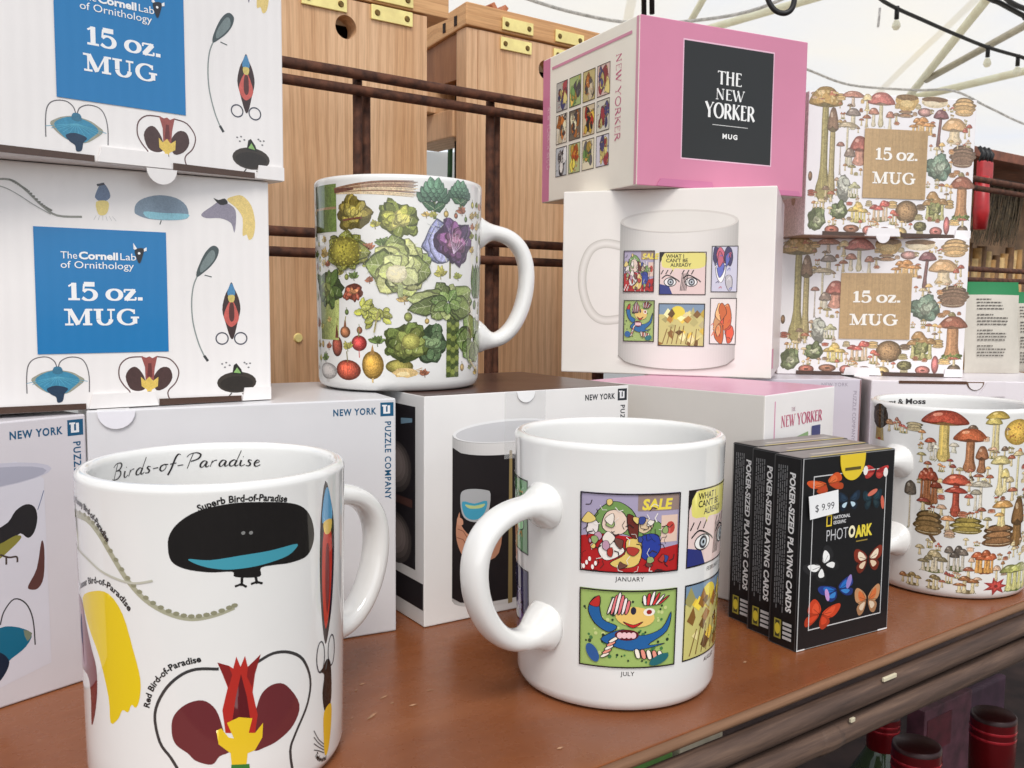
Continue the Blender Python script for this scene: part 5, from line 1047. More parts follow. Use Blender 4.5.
a.start()
for k_ in range(10): a.ell((x0 + x1) / 2, Z1[2][1] - 4.6, (x1 - x0) * (.53 - .012 * k_), 6.4 - .4 * k_, mixc((238, 233, 226), (196, 188, 180), k_ / 9), 0, 36)
photo_mug(a, x0, x1, Z1[0][1] + 1, Z1[2][1], (233, 229, 222), (220, 214, 206), (231, 227, 219), ry=8, base=.09); a.base = .32
a.line([(x0 + (x1-x0)*i/16, Z1[2][1] - .3 - 8*math.sqrt(max(0, 1-(i/8-1)**2))) for i in range(17)], .5, (150, 142, 134))
WIN = [(40.3,52.2),(60.0,78.3),(63.0,50.6),(92.1,77.3),(95.1,52.5),(111.1,80.8),(41.0,20.9),(60.7,47.2),(63.1,18.6),(92.0,45.4),(95.0,20.4),(111.1,49.0)]
A2 = Art()
for i, fn in enumerate((cover_january, cover_eye, cover_farm, cover_july, cover_farm, cover_farm)):
    p, r_ = WIN[2*i], WIN[2*i+1]; b2 = Art(); kw = {}
    if i == 2: fn = lambda *z: cover_misc(*z, seed=21, bg=(206,206,224), cols=((90,100,180),(60,56,96),(236,232,236),(190,90,110)))
    if i == 5: fn = lambda *z: cover_misc(*z, seed=33, bg=(236,228,222), cols=((230,110,56),(206,76,52),(240,170,110)))
    fn(b2, p[0], p[1], r_[0] - p[0], r_[1] - p[1], **kw)
    for it in b2.items: a.items.append((it[0], mixc(it[1], (240,236,228), .12), it[2] + .36))
o = carton('W', 'cream white mug box with a picture of the cover mug on its front', {'f': a}, CARD, (238, 233, 226), {'r': (226, 214, 216)})
bm = BM(); cl = bm.loops.layers.float_color.new('Col'); bx(bm, q['w'] + .0001, q['w'] + .0004, .002, .012, .006, .018)
for f in bm.faces:
    for l in f.loops: l[cl] = lin((206, 130, 160))
obj('price_mark', bm, CARD, o)
# pink box lying on top
q = BOXES['P']; W, H, D_ = q['w'] * 1000, q['h'] * 1000, q['d'] * 1000; a = Art(); a.start()
K = [(32.5,89.6),(102.9,89.2),(105.5,19.4),(34.7,18.8),(58.5,66.0),(77.9,67.7),(58.2,74.2),(57.1,56.6),(80.2,57.8),(56.8,63.3),(49.5,45.1),(88.8,46.9),(49.2,54.5),(55.3,40.9),(83.3,41.2),(63.2,32.9),(76.0,33.1),(63.1,35.8)]
DK = (36, 37, 37); a.rect(K[0][0] - .7, K[3][1] - .7, K[1][0] + .7, K[0][1] + .9, (232, 190, 208)); a.rect(K[0][0], K[3][1], K[1][0], K[0][1], DK)
wt = (240, 240, 238)
fit_text(a, 'THE', K[4], K[5], K[6], wt, font='roman', nib=(.19, .065)); fit_text(a, 'NEW', K[7], K[8], K[9], wt, font='roman', nib=(.19, .065)); fit_text(a, 'YORKER', K[10], K[11], K[12], wt, font='roman', nib=(.19, .065))
a.rect(K[13][0], K[13][1] - .3, K[14][0], K[13][1] + .1, (210,210,208)); fit_text(a, 'MUG', K[15], K[16], K[17], wt, bold=.04, track=.2)
lf = Art(); lf.start(); CRM = (252, 246, 232); PK = (216, 130, 164)
lf.rect(.6, .6, 11, H - .6, PK); lf.text('NEW YORKER MUG', (7.8, H - 34), 4.2, (238,190,206), width=44, rot=-90, font='roman')
lf.rect(14, H - 9.5, D_ - 8, H - 7.6, (222, 150, 176)); lf.rect(D_ - 3.2, .6, D_ - .6, H - .6, (222, 160, 180))
GX = [(21.0,87.9),(37.3,84.5),(23.0,18.2),(93.8,82.2),(96.0,19.5)]; gx0, gx1 = GX[0][0], GX[3][0]; gy1, gy0 = H - 18, 16
cols = [((150,140,120),(200,60,50),(230,190,80),(90,90,90),(240,230,220),(190,190,180)),((150,170,110),(120,150,90),(200,180,90),(90,110,80),(230,220,180),(190,200,160)),((206,190,120),(190,150,60),(90,70,60),(230,210,150),(120,110,130),(120,120,140)),((220,190,170),(200,120,110),(110,100,120),(236,226,210),(200,190,110),(190,190,200))]
for i in range(4):
    for j in range(3):
        cw, ch = (gx1 - gx0) / 4, (gy1 - gy0) / 3; b2 = Art(); b2.rng = random.Random(i * 7 + j)
        bgs = [((190,186,180),(236,226,206),(206,210,214)),((176,196,130),(120,110,96),(196,206,150)),((206,190,130),(226,206,170),(240,230,200)),((230,200,190),(226,222,206),(226,222,232))]
        cs = [((206,66,52),(236,196,84),(60,60,64)),((110,150,84),(90,90,96),(220,180,90)),((196,120,60),(80,76,80),(230,214,180)),((150,60,70),(206,190,120),(76,76,120)),((236,130,50),(240,200,90),(206,90,50))]
        pick = [[3, 2, 1], [1, 2, 4], [2, 0, 1], [3, 3, 3]][i][2 - j]; fn = lambda aa, x_, y_, w_, h_: cover_misc(aa, x_, y_, w_, h_, i * 5 + j, bgs[i][2 - j], cs[pick] if j else ((36,34,38),(236,232,226),(120,116,116)) if i == 0 else cs[pick])
        fn(b2, gx0 + i * cw, gy0 + j * ch, cw * .86, ch * .9); lf.items += [(it[0], it[1], it[2] + .05) for it in b2.items]
lf.start(); TT = [(97.4,82.9),(99.5,25.4)]; lf.text('NEW YORKER', (TT[0][0] + .5, TT[0][1]), 6.2, (206, 110, 140), width=TT[0][1] - TT[1][1] - 4, rot=-90, font='roman', nib=(.17, .06))
o = carton('P', 'pink mug box with a black lettered panel, lying on top of the middle stack', {'f': a, 'l': lf}, CARD, CRM, {'f': (208, 132, 160), 't': (214, 140, 172), 'u': (206, 196, 186), 'r': (210, 132, 162), 'l': CRM})
plate('tuck_flap', o, [(.014, .0006), (.058, .0006), (.056, .0052), (.017, .0052)], -.0002, .0006, CARD, (198, 118, 154))
plate('corner_foot', o, [(W/1000 - .048, .0004), (W/1000 - .002, .0004), (W/1000 - .004, .0036), (W/1000 - .046, .0036)], -.0002, .0005, CARD, (198, 118, 154))
# two boxes under the mushroom stack
BOXES['E'] = dict(x=.2489 - .128 * math.cos(.10), y=.6577 - .128 * math.sin(.10), yaw=.10, w=.128, d=.12, h=.1034, z=0)
BOXES['F'] = dict(x=.2535, y=.652, yaw=-.035, w=.150, d=.115, h=.1034, z=0)
a = Art(); W, H = 128, 103.4; a.start(); a.text('NEW YORK', (W - 30, H - 5), 2.6, (150,140,156), width=20, track=.1)
a.text('PUZZLE COMPANY', (W - 6, H - 8), 2.6, (150,140,156), width=36, rot=-90); a.rect(W - 1.4, 0.5, W - .4, H - .5, (150, 116, 118))
carton('E', 'lilac grey box under the mushroom boxes, seen past the pink edged box', {'f': a}, CARD, (206, 200, 210), {'r': (110, 84, 74)})
a = Art(); W = 150; a.start(); a.text('NEW YORK', (W - 44, H - 9), 2.6, (120,120,126), width=20, track=.1)
o = carton('F', 'white box with a slotted tab, behind the mushroom mug', {'f': a}, CARD, (228, 222, 226))
plate('thumb_slot', o, half_disc(.072, H/1000 - .0004, .0062, False)[::-1], -.0001, .0003, CARD, (110, 84, 66)); plate('thumb_tab', o, half_disc(.072, H/1000 - .0012, .005, False)[::-1], -.0004, .0004, CARD, (232, 228, 230))
plate('tuck_flap', o, [(.074, H/1000 - .011), (.093, H/1000 - .0105), (.093, H/1000 - .0004), (.080, H/1000 - .0004)], -.0001, .0006, CARD, (226, 220, 224))
plate('edge_slot', o, [(.019, H/1000 - .0022), (.066, H/1000 - .0022), (.066, H/1000 - .0001), (.019, H/1000 - .0001)], -.0001, .0002, CARD, (90, 62, 48))

# packs of playing cards ------------------------------------------------
def deck_side(a, W, H):
    a.start(); wt = (226, 226, 226)
    a.text('POKER-SIZED PLAYING CARDS', (W*.57, H - 7), 3.2, wt, width=H - 24, rot=-90, bold=.035, shear=.1)
    for i in range(5):
        x, y = W*.44 - i*1.15, H - 4.5
        while y > 17 + (i % 3) * 2:
            L_ = .8 + 2.4 * a.rng.random(); a.rect(x, y - L_, x + .55, y, (120, 120, 122)); y -= L_ + .5
    a.rect(W*.2, 3.4, W*.46, 12.5, (150, 140, 60)); a.rect(W*.25, 4.2, W*.40, 11.8, (60,60,40)); a.ell(W*.33, 8, 1.6, 2.6, (206,186,60)); 
    for i in range(4): a.rect(W*.52, 4 + i*2.2, W*.84, 5.4 + i*2.2, (190,190,190))
    a.frame(.3, .3, W - .3, H - .3, .25, (90, 90, 92))
def butterfly(a, e, c1, c2, c3, rot=0, sp=1.0):
    u, v, w, h = e; a.start(); cs, sn = math.cos(math.radians(rot)), math.sin(math.radians(rot))
    f = lambda x, y: (u + (x * cs - y * sn) * w / 2, v + (x * sn + y * cs) * h / 2)
    for s in (-1, 1):
        a.poly([f(.05*s, .1), f(.3*s, .6), f(.8*s, .95), f(1.0*s, .7), f(.9*s, .1), f(.5*s, -.15)], c1, 3); a.poly([f(.08*s, .0), f(.55*s, -.1), f(.8*s, -.4), f(.6*s, -.9), f(.25*s, -.7)], mul(c1, .85), 3)
        a.poly([f(.12*s, .12), f(.34*s, .5), f(.66*s, .72), f(.7*s, .3), f(.45*s, -.02)], c2, 3); a.poly([f(.16*s, -.1), f(.5*s, -.2), f(.6*s, -.45), f(.34*s, -.6)], c3, 3)
        for i in range(3): a.line([f(.1*s, .05), f((.4 + .2*i)*s, .65 - .35*i)], .2, mul(c1, .5))
    a.ell(u, v, w*.035, h*.34, (30,26,24), rot)
for key, lab in (('deck', 'black butterfly card pack with a $9.99 price sticker, front of the three'), ('deck2', 'black playing card pack in the middle of the three standing packs'), ('deck3', 'black playing card pack at the back of the three, nearest the cover mug')):
    q = BOXES[key]; W, H, D_ = q['w']*1000, q['h']*1000, q['d']*1000
    sd = Art(); deck_side(sd, D_, H); a = Art(); a.start()
    a.frame(.2, .2, W - .2, H - .2, .35, (140,140,140)); a.rect(.1, .1, .7, H - .1, (176,176,176)); a.rect(.1, .1, 5.5, .7, (225,225,225)); a.rect(W - 7, .1, W - .1, .8, (225,225,225))
    tp = Art(); tp.start(); tp.rect(.8, .8, W - .8, D_ - .8, (124, 116, 112)); tp.rect(W*.2, D_*.35, W*.9, D_*.5, (176, 166, 156)); tp.rect(W*.1, .8, W*.98, 2.2, (206, 186, 90))
    FR = [(7.7,81.0),(56.8,80.9)]; FB = [(6.6,8.7),(56.1,8.6)]
    a.frame(FR[0][0] - .5, FB[0][1], FR[1][0] + .3, FR[0][1] - 1.2, .5, (200, 200, 200))
    B1 = [(16.5,75.3,22.8,8.7),(31.2,66.2,15.0,9.6),(48.9,78.2,16.7,6.7),(47.5,65.2,13.4,9.8)]; B2 = [(15.5,37.8,20.8,14.7),(46.4,36.5,20.2,12.9),(26.2,24.8,23.6,9.8),(15.1,14.8,21.9,13.4),(47.0,16.7,18.0,14.7)]
    butterfly(a, B1[0], (206,84,40), (226,110,60), (190,70,40), 20); butterfly(a, B1[1], (30,44,60), (40,60,80), (190,214,226)); butterfly(a, B1[2], (196,60,56), (160,36,40), (190,70,60), -12)
    a.ell(B1[2][0]-B1[2][2]*.42, B1[2][1]+B1[2][3]*.2, 1.6, 2.2, (236,232,228)); a.ell(B1[2][0]+B1[2][2]*.44, B1[2][1]-B1[2][3]*.1, 1.6, 2.2, (236,232,228))
    butterfly(a, B1[3], (30,50,60), (36,66,76), (40,60,66)); a.ell(B1[3][0], B1[3][1]+3.4, 3.6, 1.2, (206,110,90), 18); a.ell(B1[3][0]+7.4, B1[3][1]-2, 1.2, 3.4, (206,100,80), 10)
    butterfly(a, B2[0], (40,40,42), (240,240,238), (236,236,234), 38); butterfly(a, B2[1], (130,48,32), (236,216,190), (226,200,170)); butterfly(a, B2[2], (40,60,130), (40,110,190), (60,130,200), 14); a.ell(B2[2][0]-7.2, B2[2][1]-1.2, 1.3, 3.2, (196,150,206), 20); a.ell(B2[2][0]+7.4, B2[2][1]+3, 1.6, 3.4, (150,130,196), -20)
    butterfly(a, B2[3], (196,66,36), (220,84,50), (206,70,40), -24); butterfly(a, B2[4], (190,140,100), (206,110,60), (216,196,170), 0)
    a.start(); E1 = [(16.6,55.7),(19.7,58.5),(20.1,57.3),(20.2,56.1),(16.6,48.9),(32.3,48.4),(16.4,53.3),(36.8,48.4),(47.6,47.8),(36.5,52.2),(32.0,52.5),(35.7,48.7),(37.3,46.6)]
    a.frame(E1[0][0], E1[0][1], E1[0][0] + 3.6, E1[0][1] + 5.4, .7, (226, 196, 60)); a.text('NATIONAL', (E1[0][0] + 4.6, E1[0][1] + 3), 1.6, (220,220,220), bold=.02); a.text('GEOGRAPHIC', (E1[0][0] + 4.6, E1[0][1] + .6), 1.6, (220,220,220), width=8.6, bold=.02)
    x0 = E1[4][0]; y0 = E1[4][1]; xs_ = E1[7][0]; a.text('PHOT', (x0, y0), 5.4, (196,196,198), width=(xs_ - x0) * .74, bold=-.005)
    a.text('O', (x0 + (xs_ - x0) * .76, y0 + .1), 5.2, (240, 232, 196), width=(xs_ - x0) * .22, bold=.05); a.text('ARK', (xs_ + .2, E1[7][1] + .1), 5.3, (226, 206, 70), width=E1[8][0] - xs_, bold=.05); a.rect(E1[12][0], E1[12][1] - .5, E1[12][0] + 8, E1[12][1] + .1, (150,128,60))
    o = carton(key, lab, {'f': a, 'l': sd, 't': tp}, DECKM, (24, 24, 26), {'t': (40, 38, 38)}, bev=.0004, group='packs of playing cards', name='card_pack', cat='card pack')
    YT = [(23.9,87.9),(41.1,87.5),(33.0,79.3)]
    cx = (YT[0][0] + YT[1][0]) / 2 / 1000; r_ = (YT[1][0] - YT[0][0]) / 2 / 1000; zt_ = q['h'] - .0003
    plate('tuck_flap', o, [(cx - r_ * math.cos(PI * k_ / 18), zt_ - r_ * 1.42 * math.sin(PI * k_ / 18) ** .8) for k_ in range(19)], -.0002, .0003, CARD, (226, 196, 52))
    plate('flap_print', o, [(cx - r_ * .62, zt_ - r_ * .86), (cx + r_ * .62, zt_ - r_ * .86), (cx + r_ * .62, zt_ - r_ * .70), (cx - r_ * .62, zt_ - r_ * .70)], -.0006, .00006, CARD, (90, 80, 40))
    if key == 'deck':
        ST_ = [(3.0,71.2),(22.1,72.6),(23.0,62.0),(4.4,60.6),(7.0,63.6),(20.1,64.4),(6.8,67.4)]
        pl = plate('price_sticker', o, [(p[0] / 1000, p[1] / 1000) for p in (ST_[0], ST_[1], ST_[2], ST_[3])], -.0012, .0002, CARD, (238, 238, 238))
        s = Art(); s.start(); s.text('$ 9.99', (ST_[4][0] + .2, ST_[4][1] + .2), (ST_[6][1] - ST_[4][1]) * .86, (56, 56, 62), width=(ST_[5][0] - ST_[4][0]) * .98, rot=2, font='sans', bold=-.004)
        bm = BM(); cl = bm.loops.layers.float_color.new('Col'); stamp(bm, s, lambda u, v, o_: (u, -.0014 - o_, v), cl)
        obj('price_print', bm, CARD, pl)
# ------------------------------------------------------------------ the stall: shelf, rusty grid, nest boxes
shelf = empty('display_shelf', (0, 0, 0), YAW, 'red brown wooden stall shelf edged with rusty rods, carrying all the mugs and boxes', 'shelf')
bm = BM(); bx(bm, -.5, 1.5, .2235, .60, -.0052, -.0002, .0006)
r = random.Random(21)
for (s_, t_) in [(0.1665,0.3264),(0.1712,0.3303),(0.1724,0.3141),(0.1723,0.3074),(0.178,0.3011),(0.1536,0.3047),(0.1605,0.3018),(0.1907,0.3092),(0.2023,0.241),(0.3185,0.2543)]:
    L_, a_ = .0008 + .003 * r.random() ** 2, r.random() * .8 - .1; w_ = .00025 + .0004 * r.random()
    V = [bm.verts.new((s_ + x_ * math.cos(a_) - y_ * math.sin(a_), t_ + x_ * math.sin(a_) + y_ * math.cos(a_), .00005)) for x_, y_ in ((-L_, 0), (-L_ * .3, -w_), (L_ * .5, -w_ * .6), (L_, 0), (L_ * .2, w_), (-L_ * .5, w_ * .7))]
    f = bm.faces.new(V); f.material_index = 1
obj('board', bm, [SHELF, plain('bare_scratch', (176, 136, 104), .7, 0, .15, 400)], shelf)
EDGE = wood_mat('worn_board_edge', [(86, 58, 40), (116, 82, 58), (140, 104, 76)], 1, .7, 'X')
bm = BM(); r = random.Random(2); pts = []
for i in range(61):
    s = -.5 + 2.0 * i / 60; pts.append((s, .2224 + .0005 * r.random(), -.0026 + .0003 * r.random()))
tube(bm, pts, .0021, 8); obj('edge_strip', bm, EDGE, shelf, True)
def rod(name, parent, p0, p1, rad, mat, wob=.0004, n=40, seed=0, seg=12):
    r = random.Random(seed); bm = BM(); p0, p1 = Vector(p0), Vector(p1)
    P = [p0.lerp(p1, i / n) + Vector((0, wob * (r.random() - .5), wob * (r.random() - .5))) for i in range(n + 1)]
    tube(bm, P, [rad * (1 + .07 * (r.random() - .5)) for _ in P], seg); return obj(name, bm, mat, parent, True)
rod('front_rod', shelf, (-.5, .2215, -.0126), (1.5, .2215, -.0122), .0051, ROD, .0005, 16, 3)
rod('front_rod', shelf, (-.5, .2213, -.0250), (1.5, .2213, -.0250), .0056, ROD, .0006, 18, 4)
for s in (.33, .565, .9):
    bm = BM(); tube(bm, [(s - .008, .2213, -.0250), (s - .003, .2213, -.0250), (s + .003, .2213, -.0250), (s + .008, .2213, -.0250)], [.0056, .0060, .0060, .0056], 12); obj('rod_knot', bm, ROD, shelf, True)
SCRAP = plain('paper_scrap', (206, 196, 168), .7, 0, .06)
for s, t, z, L in ((.3665, .2180, -.0072, .010), (.3415, .2172, -.0186, .003)):
    bm = BM(); bx(bm, s, s + L, t - .0012, t, z - .0009, z + .0009, .0003); obj('paper_scrap', bm, SCRAP, shelf)
grid = empty('wire_grid', (0, 0, 0), YAW, 'rusty wire grid panel of paired rods along the back of the shelf', 'wire grid')
for z, rad in ((.3032, .0036), (.2930, .0034), (.1990, .0032), (.1862, .0032)): rod('wire', grid, (-.2, .56, z), (1.6, .56, z), rad, RUST, .0003, 30, int(z * 1e4))
for s in (-.03, .0777, .185, .2925, .4002, .508, .616, .724, .9, 1.08, 1.26):
    rod('wire', grid, (s, .5665, -.004), (s, .5665, .302), .0032, RUST, .0003, 12, int(s * 1e3)); rod('wire', grid, (s + .0085, .5705, -.004), (s + .0085, .5705, .2935), .0030, RUST, .0003, 12, int(s * 1e3) + 7)

def panel_hole(bm, w, h, th, cx, cz, rad, n=40):
    """upright board with a round hole; local x 0..w, z 0..h, y 0..th"""
    def outer(an):
        c, s = math.cos(an), math.sin(an); k = 1e9
        if c > 1e-6: k = min(k, (w - cx) / c)
        if c < -1e-6: k = min(k, -cx / c)
        if s > 1e-6: k = min(k, (h - cz) / s)
        if s < -1e-6: k = min(k, -cz / s)
        return (cx + c * k, cz + s * k)
    A = sorted([2 * PI * i / n for i in range(n)] + [math.atan2(z - cz, x - cx) % (2 * PI) for x in (0, w) for z in (0, h)])
    ring = []
    for y in (0, th):
        ring.append([bm.verts.new((outer(a_)[0], y, outer(a_)[1])) for a_ in A]); ring.append([bm.verts.new((cx + rad * math.cos(a_), y, cz + rad * math.sin(a_))) for a_ in A])
    m = len(A)
    for i in range(m):
        j = (i + 1) % m
        bm.faces.new((ring[0][i], ring[0][j], ring[1][j], ring[1][i])); bm.faces.new((ring[2][j], ring[2][i], ring[3][i], ring[3][j]))
        bm.faces.new((ring[1][i], ring[1][j], ring[3][j], ring[3][i])); bm.faces.new((ring[0][j], ring[0][i], ring[2][i], ring[2][j]))
    bmesh.ops.remove_doubles(bm, verts=bm.verts[:], dist=1e-6)
def hinge_leaf(parent, x, y, z, w, h):
    bm = BM(); bx(bm, x, x + w, y - .0016, y, z, z + h, .0004); p = obj('hinge', bm, BRASS, parent)
    for k in (.14, .86):
        bm = BM(); bmesh.ops.create_cone(bm, segments=14, radius1=.0024, radius2=.0018, depth=.001, cap_ends=True, matrix=Matrix.Translation((x + w * k, y - .002, z + h * .48)) @ Matrix.Rotation(PI / 2, 4, 'X')); obj('screw', bm, SCREW, p)
    return p
# nearer nest box
S0, T0 = .246, .62
nb = empty('nest_box', (S0 * math.cos(YAW) - T0 * math.sin(YAW), S0 * math.sin(YAW) + T0 * math.cos(YAW), 0), YAW, 'pale wooden nest box with small round hole, behind the vegetable mug', 'nest box', 'wooden nest boxes behind the grid')
bm = BM(); panel_hole(bm, .1328, .370, .014, .0653, .3504, .0083); obj('front_board', bm, PINE, nb)
bm = BM(); bx(bm, .008, .124, .03, .04, .01, .36); obj('hole_shade_sheet', bm, DARK, nb)  # dark sheet behind the hole, paints the shade inside the box
for x in (0, .1208):
    bm = BM(); bx(bm, x, x + .012, .0145, .13, 0, .366); obj('side_board', bm, PINE, nb)
bm = BM(); bx(bm, -.02, .152, -.001, .15, .3715, .392, .001); obj('lid', bm, PINE_X, nb)
hinge_leaf(nb, .0850, -.0002, .3595, .0345, .0105); hinge_leaf(nb, .0850, -.0012, .3728, .0345, .0105); hinge_leaf(nb, .031, -.0002, .3600, .0345, .0105); hinge_leaf(nb, .031, -.0012, .3728, .0345, .0105)
bm = BM(); bmesh.ops.create_cone(bm, segments=16, radius1=.0036, radius2=.0028, depth=.0014, cap_ends=True, matrix=Matrix.Translation((.0262, -.0006, .1289)) @ Matrix.Rotation(PI / 2, 4, 'X')); obj('screw', bm, BRASS, nb)
# farther nest box with open side
S1, T1 = .4487, .67
n2 = empty('nest_box', (S1 * math.cos(YAW) - T1 * math.sin(YAW), S1 * math.sin(YAW) + T1 * math.cos(YAW), 0), YAW, 'wooden nest box with reddish hinged lid, farther back between vegetable mug and pink box', 'nest box', 'wooden nest boxes behind the grid')
bm = BM(); panel_hole(bm, .150, .386, .014, .0858 - .0115, .3637, .0085)
for v in bm.verts: v.co.x += .0115
obj('front_board', bm, PINE, n2)
bm = BM(); bx(bm, .014, .155, .03, .04, .01, .37); obj('hole_shade_sheet', bm, DARK, n2)  # same dark sheet, shade behind this hole as colour
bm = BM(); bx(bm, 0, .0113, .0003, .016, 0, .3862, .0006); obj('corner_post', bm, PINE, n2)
bm = BM(); bx(bm, .001, .011, .0165, .17, .346, .384); obj('side_board', bm, PINE_DARK, n2)  # shade under the lid overhang put in through the darker wood colour
bm = BM(); bx(bm, -.001, .035, .02, .10, .298, .322, .001); obj('floor_board', bm, PINE, n2)
bm = BM(); bx(bm, -.012, .030, .05, .19, .3225, .3455, .001); obj('perch_ledge', bm, PINE, n2)
bm = BM(); bx(bm, -.002, .176, -.002, .16, .3875, .4062, .0012)
for v in bm.verts: v.co.z -= v.co.y * .11
obj('lid', bm, PINE_X, n2)
hinge_leaf(n2, .0345, -.0002, .3735, .0335, .0105); hinge_leaf(n2, .0345, -.0024, .3895, .0335, .0105); hinge_leaf(n2, .0935, -.0002, .3735, .0335, .0105); hinge_leaf(n2, .0935, -.0024, .3895, .0335, .0105)
for y in (.03, .012):
    bm = BM(); bx(bm, -.0026, -.0018, y, y + .004, .391 - y * .11, .399 - y * .11); obj('nail_slot', bm, DARK, n2)
# small gabled house on top behind
S2, T2, Z2 = .519, .72, .402
g = empty('gabled_birdhouse', (S2 * math.cos(YAW) - T2 * math.sin(YAW), S2 * math.sin(YAW) + T2 * math.cos(YAW), Z2), YAW, 'small reddish gabled birdhouse standing on the lid of the farther nest box', 'birdhouse')
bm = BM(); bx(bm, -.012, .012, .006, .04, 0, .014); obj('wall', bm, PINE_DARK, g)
for sx in (-1, 1):
    bm = BM(); bx(bm, -.0025, .0025, 0, .046, 0, .034, .0006, Matrix.Translation((sx * .0115, 0, .0)) @ Matrix.Rotation(-sx * .62, 4, 'Y')); obj('roof_board', bm, wood_mat('red_cedar', [(150, 84, 54), (178, 106, 70), (196, 128, 88)]) if sx < 0 else bpy.data.materials['red_cedar'], g)
# potted flowers peeping over
pc = [(-0.0708,1.02,0.452)][0]
fl = empty('flower_plant', (pc[0], pc[1], 0), 0, 'green plant with a red flower showing between the nest boxes at the top', 'plant')
LEAFM = plain('plant_leaf', (44, 92, 42), .5, 0, .35, 40); PETAL = plain('red_petal', (196, 52, 66), .5, 0, .2, 60)
bm = BM(); tube(bm, [(0, 0, .2), (.002, 0, .33), (0, 0, .42)], .003, 6); obj('stem', bm, LEAFM, fl)
bm = BM(); r = random.Random(8)
for i in range(60):
    c = Vector(((r.random() - .5) * .07, (r.random() - .5) * .06, .37 + r.random() * .06)); d = Vector((r.random() - .5, r.random() - .5, r.random() * .8 - .2)).normalized() * .022; e = d.cross(Vector((r.random() - .5, r.random() - .5, .3))).normalized() * .007
    bm.faces.new([bm.verts.new(p) for p in (c, c + d * .5 + e, c + d, c + d * .5 - e)])
obj('foliage', bm, LEAFM, fl)
bm = BM()
for i in range(9):
    an = i * 2 * PI / 9; c = Vector((.002, -.03, .440)); d = Vector((math.cos(an), -.35, math.sin(an))) * .012; e = Vector((-math.sin(an), 0, math.cos(an))) * .005
    bm.faces.new([bm.verts.new(p) for p in (c, c + d * .6 + e, c + d, c + d * .6 - e)])
obj('flower', bm, PETAL, fl)

# ------------------------------------------------------------------ right hand background
K = [(0.7619,1.5662,0.409),(0.9453,1.7029,0.4656),(0.7895,1.5867,0.0883),(0.9502,1.7066,0.4185)]
rs, rt = .80, .80
def stpos(s, t, z=0): return (s * math.cos(YAW) - t * math.sin(YAW), s * math.sin(YAW) + t * math.cos(YAW), z)
KS = [(1.5467,0.4122),(1.7171,0.4486),(1.5829,0.4159),(1.5901,0.3502),(1.6514,0.2693),(1.5994,0.267),(1.6192,0.0875),(1.7625,0.0845),(1.5672,0.4061),(1.581,0.2795)]
rack = empty('tool_rack', stpos(KS[0][0], .80), YAW, 'brown wooden tool rack with a rust coloured top rail, far right behind the boxes', 'rack')
zt_ = KS[0][1]
bm = BM(); bx(bm, -.02, 1.3, -.01, .20, zt_ - .012, zt_ + .004, .001); obj('top_rail', bm, plain('rust_brown_board', (120, 70, 50), .6, 0, .2), rack)
bm = BM(); bx(bm, -.02, 1.3, .19, .20, .0, zt_ - .013); obj('back_panel', bm, plain('tan_board', (150, 118, 88), .7, 0, .2, 30), rack)
CANE = [plain('cane_tan', (170, 130, 78), .6, 0, .2), plain('cane_brown', (104, 74, 46), .6, 0, .2), plain('cane_pale', (196, 164, 112), .6, 0, .2)]
r = random.Random(12)
for i in range(16):
    bm = BM(); x = .10 + i * .0175 + r.random() * .004; tube(bm, [(x, .08 + r.random() * .03, .0), (x + .004 * r.random(), .09, zt_ - .14 - .03 * r.random())], .0065 + .003 * r.random(), 10)
    o = obj('cane', bm, CANE[i % 3], None, True, stpos(KS[0][0], .80), (0, 0, YAW)); tag(o, 'wooden cane standing upright in the bundle behind the seed packets, far right', 'cane', 'bundle of canes behind the seed packets')
br = empty('broom', stpos(KS[0][0] + .125, .835, zt_ - .045), YAW, 'dark twig brush hanging under the rust coloured rail at the far right', 'brush')
bm = BM(); bx(bm, -.035, .13, -.008, .012, .0, .014, .003); obj('brush_head', bm, plain('brush_wood', (70, 50, 38), .7), br)
bm = BM()
for i in range(150):
    x = -.034 + .16 * r.random(); y = -.006 + .016 * r.random(); d = Vector((-.03 + .02 * (r.random() - .5), .01 * (r.random() - .5), -.075 - .03 * r.random()))
    tube(bm, [(x, y, .002), Vector((x, y, 0)) + d * .55 + Vector((.004 * r.random(), 0, 0)), Vector((x, y, 0)) + d], [.0011, .001, .0005], 4)
obj('bristles', bm, plain('dark_twig', (48, 38, 28), .8, 0, .4, 200, col2=(100, 84, 58)), br)
fk = empty('hand_fork', stpos(KS[0][0] - .022, .772, 0), YAW, 'red hand fork with dark tines hanging beside the upper mushroom box', 'garden fork')
REDP = plain('red_plastic', (170, 34, 38), .4, 0, .1)
bm = BM(); tube(bm, [(0, 0, KS[9][1]), (.001, 0, KS[9][1] + .03), (-.001, 0, KS[8][1] - .042)], [.010, .0125, .0105], 12); obj('handle', bm, REDP, fk, True)
bm = BM(); bx(bm, -.014, .026, -.005, .005, KS[8][1] - .052, KS[8][1] - .016, .004); obj('head', bm, REDP, fk)
for k in range(3):
    bm = BM(); x = -.010 + k * .014; tube(bm, [(x, 0, KS[8][1] - .020), (x + .001, -.004, KS[8][1] - .006), (x + .002, .004, KS[8][1] + .005)], [.0042, .0042, .003], 8); obj('tine', bm, BLACKP, fk, True)

